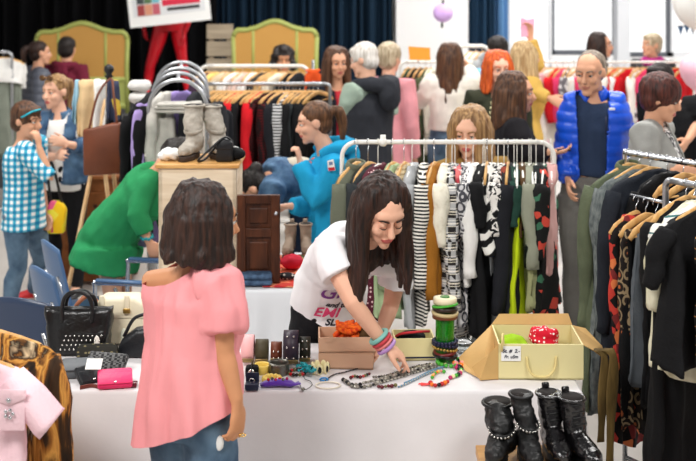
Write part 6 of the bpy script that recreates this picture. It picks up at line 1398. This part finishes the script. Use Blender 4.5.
# the woman in pink
d = 4.05
PINKT = cloth('pink_jersey', (240, 156, 160), bump=.06, vary=.03)
r6, J6, H6, g6 = person('woman in an off the shoulder pink top and jeans, seen from behind', (X(194, d), d + .03), 1.6, 145, 'f', skin=SKINT, head=(118, 8, 0), hk=1.03, vox=.0062,
    ov={'pel': W(190, 408, d + .02), 'nek': W(192, 266, d + .02), 'head': W(208, 221, d), 'shR': W(222, 287, d - .1), 'shL': W(155, 283, d + .1), 'elR': W(224, 352, d - .1), 'wrR': W(237, 401, d - .13), 'elL': W(162, 350, d + .2), 'wrL': W(190, 384, d + .36), 'TL': V((-.8, .6, 0))},
    hair=('bob', DKBROWN, dict(L=.15, vol=1.05, arc=(58, 300), n=20)),
    top=dict(mat=PINKT, ease=.038, sleeve='short', slen=.62, slf=.012, sse=.009, hem=.2, flare=.012, dn=V((-.05, 0, -1)), sleeveL='none', wr=.024, wbias=.012, wfr=(15, 15, 2.4), t1=1.01, vox=.008, cuts=((W(150, 439, d), V((.42, 0, -.9)).normalized()), (W(141, 294, d), V((-.5, -.1, .9)).normalized()))),
    legs=dict(mat=JEANB, ease=.012), shoes=(SHW, SOL), hands={'R': dict(d=V((.02, -.05, -1)), n=V((-.6, .5, 0)), side=-1, curl=[.35, .45, .5, .6])})
p = J6['wrR'] + V((.02, -.03, -.1)); m = MB(); m.tube([p + V((.011 * math.cos(q), .011 * math.sin(q), 0)) for q in [2 * PI * i / 14 for i in range(14)]], .0022, 6, closed=True); m.build('ring', M('gold_ring', (230, 190, 100), .25, 1), r6)
bv = BVHTree.FromPolygons([v.co + J6['b'] for v in g6['legs'].data.vertices], [list(p.vertices) for p in g6['legs'].data.polygons]); h_ = bv.ray_cast(V((0, 0, CAMH)), (W(219, 443, 1) - V((0, 0, CAMH))).normalized())
if h_[0]:
    m = MB(); m.ell(h_[0], (.016, .006, .026)); m.build('frayed_patch', PAPER, r6)
# the leaning girl
TEE = M('girl_white_tee', (240, 238, 240), .8, bump=.06, vary=.02)
pn, nk, pl = W(329, 300, 5.2), W(361, 246, 4.84), None
r7, J7, H7, g7 = person('girl with long dark hair in a printed white tee leaning over the jewellery', (X(318, 5.3), 5.32), 1.64, 35, 'f', skin=SKINP, head=(22, 30, 0), hk=1.04, vox=.0058, lids=True,
    ov={'pel': pn, 'nek': nk, 'head': W(383, 213, 4.68), 'TL': V((.8, .58, -.12)).normalized(), 'shR': W(328, 250, 4.74), 'shL': W(399, 262, 4.92), 'elR': W(353, 303, 4.63), 'wrR': W(383, 342, 4.64), 'elL': W(391, 305, 4.97), 'wrL': W(380, 336, 4.9), 'bend': V((-.03, 0, .06)), 'knL': V((X(318, 5.35), 5.33, .46)), 'knR': V((X(300, 5.35), 5.35, .46)), 'anR': V((X(296, 5.4), 5.42, .08)), 'anL': V((X(318, 5.4), 5.4, .08))},
    hair=('long', DKBROWN, dict(L=.33, vol=1.07, arc=(62, 298), n=20, seed=5)),
    top=dict(mat=TEE, ease=.018, sleeve='short', slen=.5, slf=.014, hem=.12, flare=.004, cuts=((W(292, 309, 5.1), V((-.45, 0, -.89))),), wr=.012, wfr=(9, 9, 9), vox=.0085, dn=V((-.02, .12, -1))),
    legs=dict(mat=BLKT), shoes=(SHK, SOL), hands={'R': dict(d=V((.6, .08, -.45)), n=V((-.2, .1, -1)), side=1, curl=[.15, .5, .6, .65])})
def wristlet(p, ax, r, mat, rad, nm='bracelet'):
    ax = ax.normalized(); a = ax.cross(V((0, 1, .2))).normalized(); b = ax.cross(a); m = MB(); m.tube([p + a * r * math.cos(q) + b * r * math.sin(q) for q in [2 * PI * i / 20 for i in range(20)]], rad, 8, closed=True); return m.build(nm, mat, r7)
ax = J7['wrR'] - J7['elR']
for f, mt, rd in ((.86, M('mint_band', (130, 190, 180), .5), .009), (.95, M('red_band', (196, 60, 70), .5), .008), (1.03, M('rose_band', (230, 130, 130), .5), .006), (1.12, M('lilac_band', (180, 140, 200), .5), .008)): wristlet(J7['elR'].lerp(J7['wrR'], f), ax, .036, mt, rd)
# printed script on the tee, laid on the cloth
def decal(body, px, py, size, mat, obj, parent, rot=0, shear=.25, bold=.0015, d0=5.0):
    bv = BVHTree.FromPolygons([v.co + parent_origin(parent) for v in obj.data.vertices], [list(p.vertices) for p in obj.data.polygons])
    cu = bpy.data.curves.new('lettering', 'FONT'); cu.body = body; cu.size = size; cu.offset = bold; cu.shear = shear; cu.align_x = 'CENTER'; cu.align_y = 'CENTER'; cu.resolution_u = 4
    ob = bpy.data.objects.new('lettering', cu); COL.objects.link(ob); me = bpy.data.meshes.new_from_object(ob.evaluated_get(bpy.context.evaluated_depsgraph_get())); bpy.data.objects.remove(ob)
    bm = bmesh.new(); bm.from_mesh(me); bmesh.ops.triangulate(bm, faces=bm.faces[:]); bmesh.ops.subdivide_edges(bm, edges=bm.edges[:], cuts=2); 
    eye = V((0, 0, CAMH)); cdir = (W(px, py, 1) - eye); po = parent_origin(parent)
    h0 = bv.ray_cast(eye, cdir.normalized())
    if h0[0] is None: bm.free(); return
    n0 = h0[1]; n0 = n0 if n0.dot(cdir) < 0 else -n0
    rt = V((0, 0, 1)).cross(n0).normalized(); upv = n0.cross(rt); rt2 = rt * math.cos(rot) + upv * math.sin(rot); up2 = upv * math.cos(rot) - rt * math.sin(rot)
    for v in bm.verts:
        p = h0[0] + rt2 * v.co.x + up2 * v.co.y + n0 * .15; hh = bv.ray_cast(p, -n0)
        q = hh[0] if hh[0] is not None else p - n0 * .15
        v.co = q + n0 * .0025 - po
    bm.to_mesh(me); bm.free(); me.name = 'lettering'; me.materials.clear(); me.materials.append(mat); ob = bpy.data.objects.new('lettering', me); COL.objects.link(ob); ob.parent = parent
INKP = M('print_purple', (130, 60, 150), .6); INKR = M('print_pink', (220, 60, 110), .6); INKK = M('print_black', (40, 36, 44), .6)
decal('Gi', 330, 293, .1, INKP, g7['top'], r7, -.1); decal('and to', 337, 305, .036, INKK, g7['top'], r7, -.1); decal('EMI', 326, 313, .07, INKR, g7['top'], r7, -.15); decal('SL', 330, 322, .045, INKK, g7['top'], r7, -.1)
# the girl in the blue hooded top
d = 7.0; CYAN = cloth('blue_hoodie', (28, 150, 196), bump=.12)
r8, J8, H8, g8 = person('girl in a bright blue hooded top with her fist at her mouth', (X(328, d), d + .05), 1.6, -80, 'f', skin=SKINP, head=(-84, 10, 0), hk=1.0, ov={'pel': W(333, 228, d + .04), 'nek': W(327, 149, d), 'head': W(314, 123, d), 'shL': W(336, 168, d - .17), 'elL': W(316, 201, d - .2), 'wrL': W(300, 164, d - .12), 'shR': W(322, 165, d + .16), 'elR': W(312, 207, d + .02), 'wrR': W(291, 206, d - .08)}, hair=('ponytail', hairmat('hair_light_brown', (58, 36, 22), (126, 86, 56)), dict(L=.2)), top=dict(mat=CYAN, ease=.035, hem=.1, sease=.026, hood=CYAN, hoodk=1.15, wr=.012), legs=dict(mat=BLKT), shoes=(SHK, SOL), hands={'L': dict(d=V((-.15, 0, 1)), n=V((-1, .3, 0)), curl=1.25, k=.92), 'R': dict(d=V((-1, -.2, 0)), n=V((0, -.3, -1)), curl=.5)}, vox=.0075)
m = MB(); pb = W(331, 165, d - .262); m.prism([(-.02, -.03), (.02, -.034), (.018, .03), (-.018, .026)], .004, Matrix.Translation(pb) @ Matrix.Rotation(-.15, 4, 'Y')); pt = m.build('sleeve_badge', PAPER, r8, smooth=False)
m = MB(); m.prism([(-.018, -.03), (.018, -.032), (.018, -.014), (-.018, -.012)], .006, Matrix.Translation(pb) @ Matrix.Rotation(-.15, 4, 'Y')); m.build('badge_red', M('badge_red', (200, 40, 50), .6), pt, smooth=False)
m = MB(); m.prism([(-.012, .0), (.012, .0), (.01, .018), (-.01, .018)], .006, Matrix.Translation(pb) @ Matrix.Rotation(-.15, 4, 'Y')); m.build('badge_blue', M('badge_blue', (110, 130, 170), .6), pt, smooth=False)
decal('C', 311, 161, .06, M('print_orange', (226, 90, 40), .6), g8['top'], r8, .2, 0, .004)
# bending person in denim
d = 7.35
person('person in a denim jacket with black hair bending far down behind the cabinet door', (X(305, d), d + .1), 1.62, -90, 'f', head=(-100, 62, 0), ov={'pel': W(306, 190, d + .1), 'nek': W(268, 182, d - .05), 'head': W(256, 190, d - .1), 'shL': W(272, 192, d - .22), 'elL': W(262, 222, d - .2), 'wrL': W(252, 246, d - .2), 'shR': W(272, 184, d + .12), 'elR': W(262, 215, d + .1), 'wrR': W(255, 240, d + .05), 'bend': V((0, 0, .05))}, hair=('bun', BLACKHAIR, {}), top=dict(mat=DENIM, ease=.035, hem=.06, dn=V((1, 0, -.3)).normalized(), sease=.03), legs=dict(mat=JEAND), shoes=(SHK, SOL))
lump('shoulder_bag', 'beige canvas bag lying on the back of the bending person', 'bag', W(296, 168, d) + V((.02, 0, .02)), (.11, .08, .045), cloth('beige_canvas', (196, 186, 168)), seed=41, fr=12, amp=.3)
lump('black_beret', 'black cap on the cabinet left of the bending person', 'cap', V((X(236, 6.2), 6.2, CT + .033)), (.05, .05, .033), JET, seed=42, fr=14, amp=.15)
# people in the background, left to right
d = 9.4
person('woman with long brown hair in a dark jacket facing the camera beyond the red rack', (X(336, d), d), 1.74, 14, 'f', head=(18, 4, 0), hair=('long', BROWN, dict(L=.26)), top=dict(mat=cloth('red_vest', (190, 50, 60)), hem=.05), jacket=dict(mat=cloth('navy_black', (30, 34, 44)), open=.03, ease=.03), legs=dict(mat=JEAND), shoes=(SHK, SOL))
d = 8.65; CHAR = cloth('charcoal_gilet', (48, 50, 56))
person('white haired man in a charcoal hooded gilet over a sage shirt', (X(368, d), d), 1.82, -125, 'm', skin=SKINP, head=(-112, 14, 0), hair=('short', WHITEH, dict(vol=1.03)), top=dict(mat=cloth('sage_shirt', (158, 176, 160)), ease=.02, sease=.024), jacket=dict(mat=CHAR, ease=.045, sleeve='none', hem=.1, hood=CHAR, hoodk=1.35), legs=dict(mat=JEAND), shoes=(SHK, SOLEK), ov={'elL': W(346, 112, d - .1), 'wrL': W(350, 122, d + .2), 'elR': W(392, 108, d + .1), 'wrR': W(366, 116, d + .25)})
d = 9.6
person('woman with short grey blonde hair in a pink top behind the white haired man', (X(388, d), d), 1.76, 150, 'f', skin=SKINP, head=(140, 0, 0), hair=('short', GREYB, dict(vol=1.1)), top=dict(mat=cloth('rose_top', (236, 160, 168)), hem=.08, ease=.03), legs=dict(mat=JEANB), shoes=(SHW, SOL))
person('dark curly haired person seen above the pale clothes rack', (X(283, 11.5), 11.5), 1.60, 8, 'f', skin=SKINT, hair=('curly', BLACKHAIR, {}), top=dict(mat=BLK), legs=dict(mat=BLKT), shoes=(SHK, SOL))
d = 9.9
person('woman in a white knitted top with long brown hair seen from behind', (X(450, d), d), 1.74, 172, 'f', hair=('long', BROWN, dict(L=.36, arc=(75, 285))), top=dict(mat=cloth('white_knit', (236, 232, 222), bump=.3), ease=.03, hem=0, tmin=.12, sease=.03), legs=dict(mat=JEANB, rise=.42), shoes=(SHW, SOL), ov={'elL': W(427, 92, d), 'wrL': W(420, 104, d + .2), 'elR': W(474, 82, d), 'wrR': W(470, 70, d + .25)})
d = 8.6
r15, J15, H15, g15 = person('red haired woman in a dark cardigan with a row of pale studs', (X(497, d), d), 1.76, 10, 'f', skin=SKINP, head=(12, 6, 0), hair=('bob', REDH, dict(L=.2, vol=1.04)), top=dict(mat=cloth('dark_olive_cardigan', (52, 54, 40)), ease=.03, hem=.1), legs=dict(mat=BLKT), shoes=(SHK, SOL))
bv = BVHTree.FromPolygons([v.co + J15['b'] for v in g15['top'].data.vertices], [list(p.vertices) for p in g15['top'].data.polygons])
for i in range(9):
    h_ = bv.ray_cast(V((0, 0, CAMH)), (W(494 - .6 * i, 88 + 5 * i, 1) - V((0, 0, CAMH))).normalized())
    if h_[0]: m = MB(); m.ell(h_[0], (.012, .008, .012)); m.build('stud', IV, r15)
person('dark haired person in a light blue top just behind the red haired woman', (X(499, 10.2), 10.2), 1.79, 200, 'f', hair=('short', BLACKHAIR, {}), top=dict(mat=cloth('light_blue_top', (130, 190, 232)), ease=.04), legs=dict(mat=JEAND), shoes=(SHK, SOL))
d = 9.5
r17, J17, H17, g17 = person('blonde woman in a yellow cardigan raising a pink paper before the windows', (X(523, d), d), 1.78, 110, 'f', hair=('long', BLONDE, dict(L=.3)), top=dict(mat=cloth('ochre_cardigan', (222, 180, 92)), ease=.03), legs=dict(mat=JEAND), shoes=(SHK, SOL), ov={'elL': W(537, 64, d + .1), 'wrL': W(531, 40, d + .1), 'elR': W(534, 92, d - .15), 'wrR': W(548, 98, d - .2)}, hands={'L': dict(d=V((-.1, 0, 1)), n=V((-.6, -.6, 0)), curl=.5)})
m = MB(); c = W(527, 26, d + .1); m.prism([(-.05, -.09), (.05, -.08), (.06, .06), (.0, .05), (-.05, .07)], .006, Matrix.Translation(c)); t = thing('paper', 'pink paper held up before the left window', 'paper', c); m.build('sheet', M('pink_paper', (246, 176, 204), .7), t, smooth=False)
d = 7.3
r18, J18, H18, g18 = person('woman with brown shoulder length hair in a black jacket holding a phone', (X(512, d), d), 1.71, 92, 'f', head=(80, 4, 0), hair=('bob', BROWN, dict(L=.24, vol=1.1)), top=dict(mat=BLK, ease=.02), jacket=dict(mat=cloth('soft_black_jacket', (30, 28, 32)), ease=.035, hem=.1, collar=DPINK), legs=dict(mat=BLKT), shoes=(SHK, SOL), ov={'elR': W(526, 150, d - .2), 'wrR': W(548, 152, d - .26), 'elL': W(528, 150, d + .1), 'wrL': W(545, 156, d - .05)}, hands={'R': dict(d=V((1, 0, 0)), n=V((0, .3, 1)), curl=.5)})
c = W(563, 150, d - .26); t = thing('phone', 'black phone held in front of the man in blue', 'phone', c); m = MB(); m.box(c, (.085, .045, .01), rotz(.2)); m.build('case', DPLASTIC, t, bevel=.003); m = MB(); m.box(c + V((0, 0, .0055)), (.075, .038, .001), rotz(.2)); m.build('screen', M('phone_glass', (16, 18, 22), .08), t, smooth=False)
d = 6.55
person('girl with straight dark blonde hair in an olive jumper behind the white rack', (X(470, d), d), 1.56, -12, 'f', skin=SKINP, head=(-20, 12, 0), hk=1.06, hair=('long', DBLONDE, dict(L=.3, vol=1.06, arc=(46, 314))), top=dict(mat=cloth('ochre_olive_knit', (150, 118, 62)), ease=.03, sease=.026), legs=dict(mat=JEAND), shoes=(SHW, SOL), ov={'shR': W(450, 172, d - .02), 'elR': W(418, 180, d - .1), 'wrR': W(396, 192, d - .14)})
d = 7.2; BLUEJ = M('blue_puffer', (20, 84, 216), .35, bump=.15, bscale=40, spec=.5)
r20, J20, H20, g20 = person('balding man in an open bright blue quilted jacket over a navy tee', (X(592, d), d), 1.86, -10, 'm', skin=SKIN, head=(-32, 12, 0), hk=1.06, hair=('bald', hairmat('hair_grey_stubble', (110, 96, 84), (160, 146, 130)), {}), ov={'head': W(590, 73, d - .04), 'nek': W(594, 95, d), 'shR': W(576, 106, d), 'shL': W(613, 105, d), 'elR': W(566, 145, d + .06), 'wrR': W(568, 178, d - .1), 'elL': W(626, 142, d + .06), 'wrL': W(618, 176, d - .1)}, top=dict(mat=cloth('navy_tee', (44, 58, 84)), ease=.012, hem=0, tmin=.12, sleeve='short'), jacket=dict(mat=BLUEJ, ease=.024, hem=0, tmin=.12, puff=.062, open=.085, vee=.5, openx=-.005, collar=BLUEJ, sease=.026), legs=dict(mat=GRYTR, ease=.014), shoes=(SHK, SOL), vox=.0078)
m = MB(); m.box(W(612, 109, d - .2), (.035, .006, .014)); m.build('chest_logo', PAPER, r20, bevel=.002)
m = MB(); m.tube([W(606, 116, d - .19), W(606, 134, d - .2)], .004, 6); m.build('chest_zip', INK, r20)
c = W(621, 147, 7.45); t = thing('cloth_bag', 'plain blue cloth bag between the man and the short haired woman', 'bag', c - V((0, 0, .16)))
m = MB(); m.prism([(-.08, -.05), (.04, -.13), (.12, -.1), (.1, .1), (.05, .14), (-.04, .04)], .1, Matrix.Translation(c)); m.build('bag_body', M('cloth_blue', (24, 140, 210), .7, bump=.2), t, bevel=.03, disp=wrinkle(.01, (14, 14, 14), 4)); m = MB(); m.tube(path([c + V((.0, 0, .08)), W(640, 127, 6.95), c + V((.09, 0, .1))], 8), .008, 8); m.build('handle', MC['cloth_blue'], t)
d = 6.8
person('woman with short auburn hair in a grey cardigan over a patterned blouse', (X(654, d), d), 1.73, 62, 'f', head=(72, 14, 0), hk=1.06, hair=('short', hairmat('hair_auburn', (44, 20, 16), (104, 52, 42)), dict(vol=1.16)), ov={'head': W(661, 99, d - .02), 'nek': W(652, 125, d), 'elR': W(650, 172, d - .18), 'wrR': W(672, 172, d - .3)}, top=dict(mat=pat('mono_blouse', 'checker', [(236, 234, 232), (60, 58, 66)], (36, 36, 36)), ease=.02, hem=.08), jacket=dict(mat=cloth('grey_cardigan', (164, 164, 160), bump=.2), open=.06, ease=.034, hem=.12), legs=dict(mat=BLKT), shoes=(SHK, SOL))
d = 7.9
person('dark haired person in a black short sleeved top behind the auburn haired woman', (X(676, d), d), 1.74, -30, 'm', head=(-40, 0, 0), hair=('short', BLACKHAIR, {}), ov={'head': W(659, 82, d), 'nek': W(672, 100, d), 'elL': W(700, 120, d - .1), 'wrL': W(688, 140, d - .25), 'elR': W(662, 130, d)}, top=dict(mat=BLK, ease=.03, sleeve='short', slen=.8), legs=dict(mat=JEAND), shoes=(SHK, SOL))
person('dark haired woman in a white top beyond the rack above the man\'s head', (X(598, 11.6), 11.6), 1.75, 80, 'f', head=(70, 0, 0), hair=('long', DKBROWN, dict(L=.26)), top=dict(mat=WHT, ease=.03), legs=dict(mat=JEAND), shoes=(SHK, SOL))
d = 12.1
r25, J25, H25, g25 = person('person with a magenta scarf beyond the rack before the right window', (X(653, d), d), 1.72, -40, 'f', skin=SKIN, head=(-70, -4, 0), hair=('short', GREYB, {}), top=dict(mat=cloth('dark_grey_coat', (66, 66, 70)), ease=.035), legs=dict(mat=BLKT), shoes=(SHK, SOL))
n = J25['nek']; m = MB(); m.tube([n + V((.085 * math.cos(q), .08 * math.sin(q), .01)) for q in [2 * PI * i / 16 for i in range(16)]], [(.04, .045)] * 16, 10, closed=True); m.tube(path([n + V((.0, -.08, .0)), n + V((.02, -.13, -.1)), n + V((.03, -.13, -.3))], 5), [(.06, .02)] * 11, 10, side=V((1, 0, 0))); m.build('scarf', cloth('magenta_scarf', (196, 50, 140)), r25, disp=wrinkle(.008, (18, 18, 18), 3))
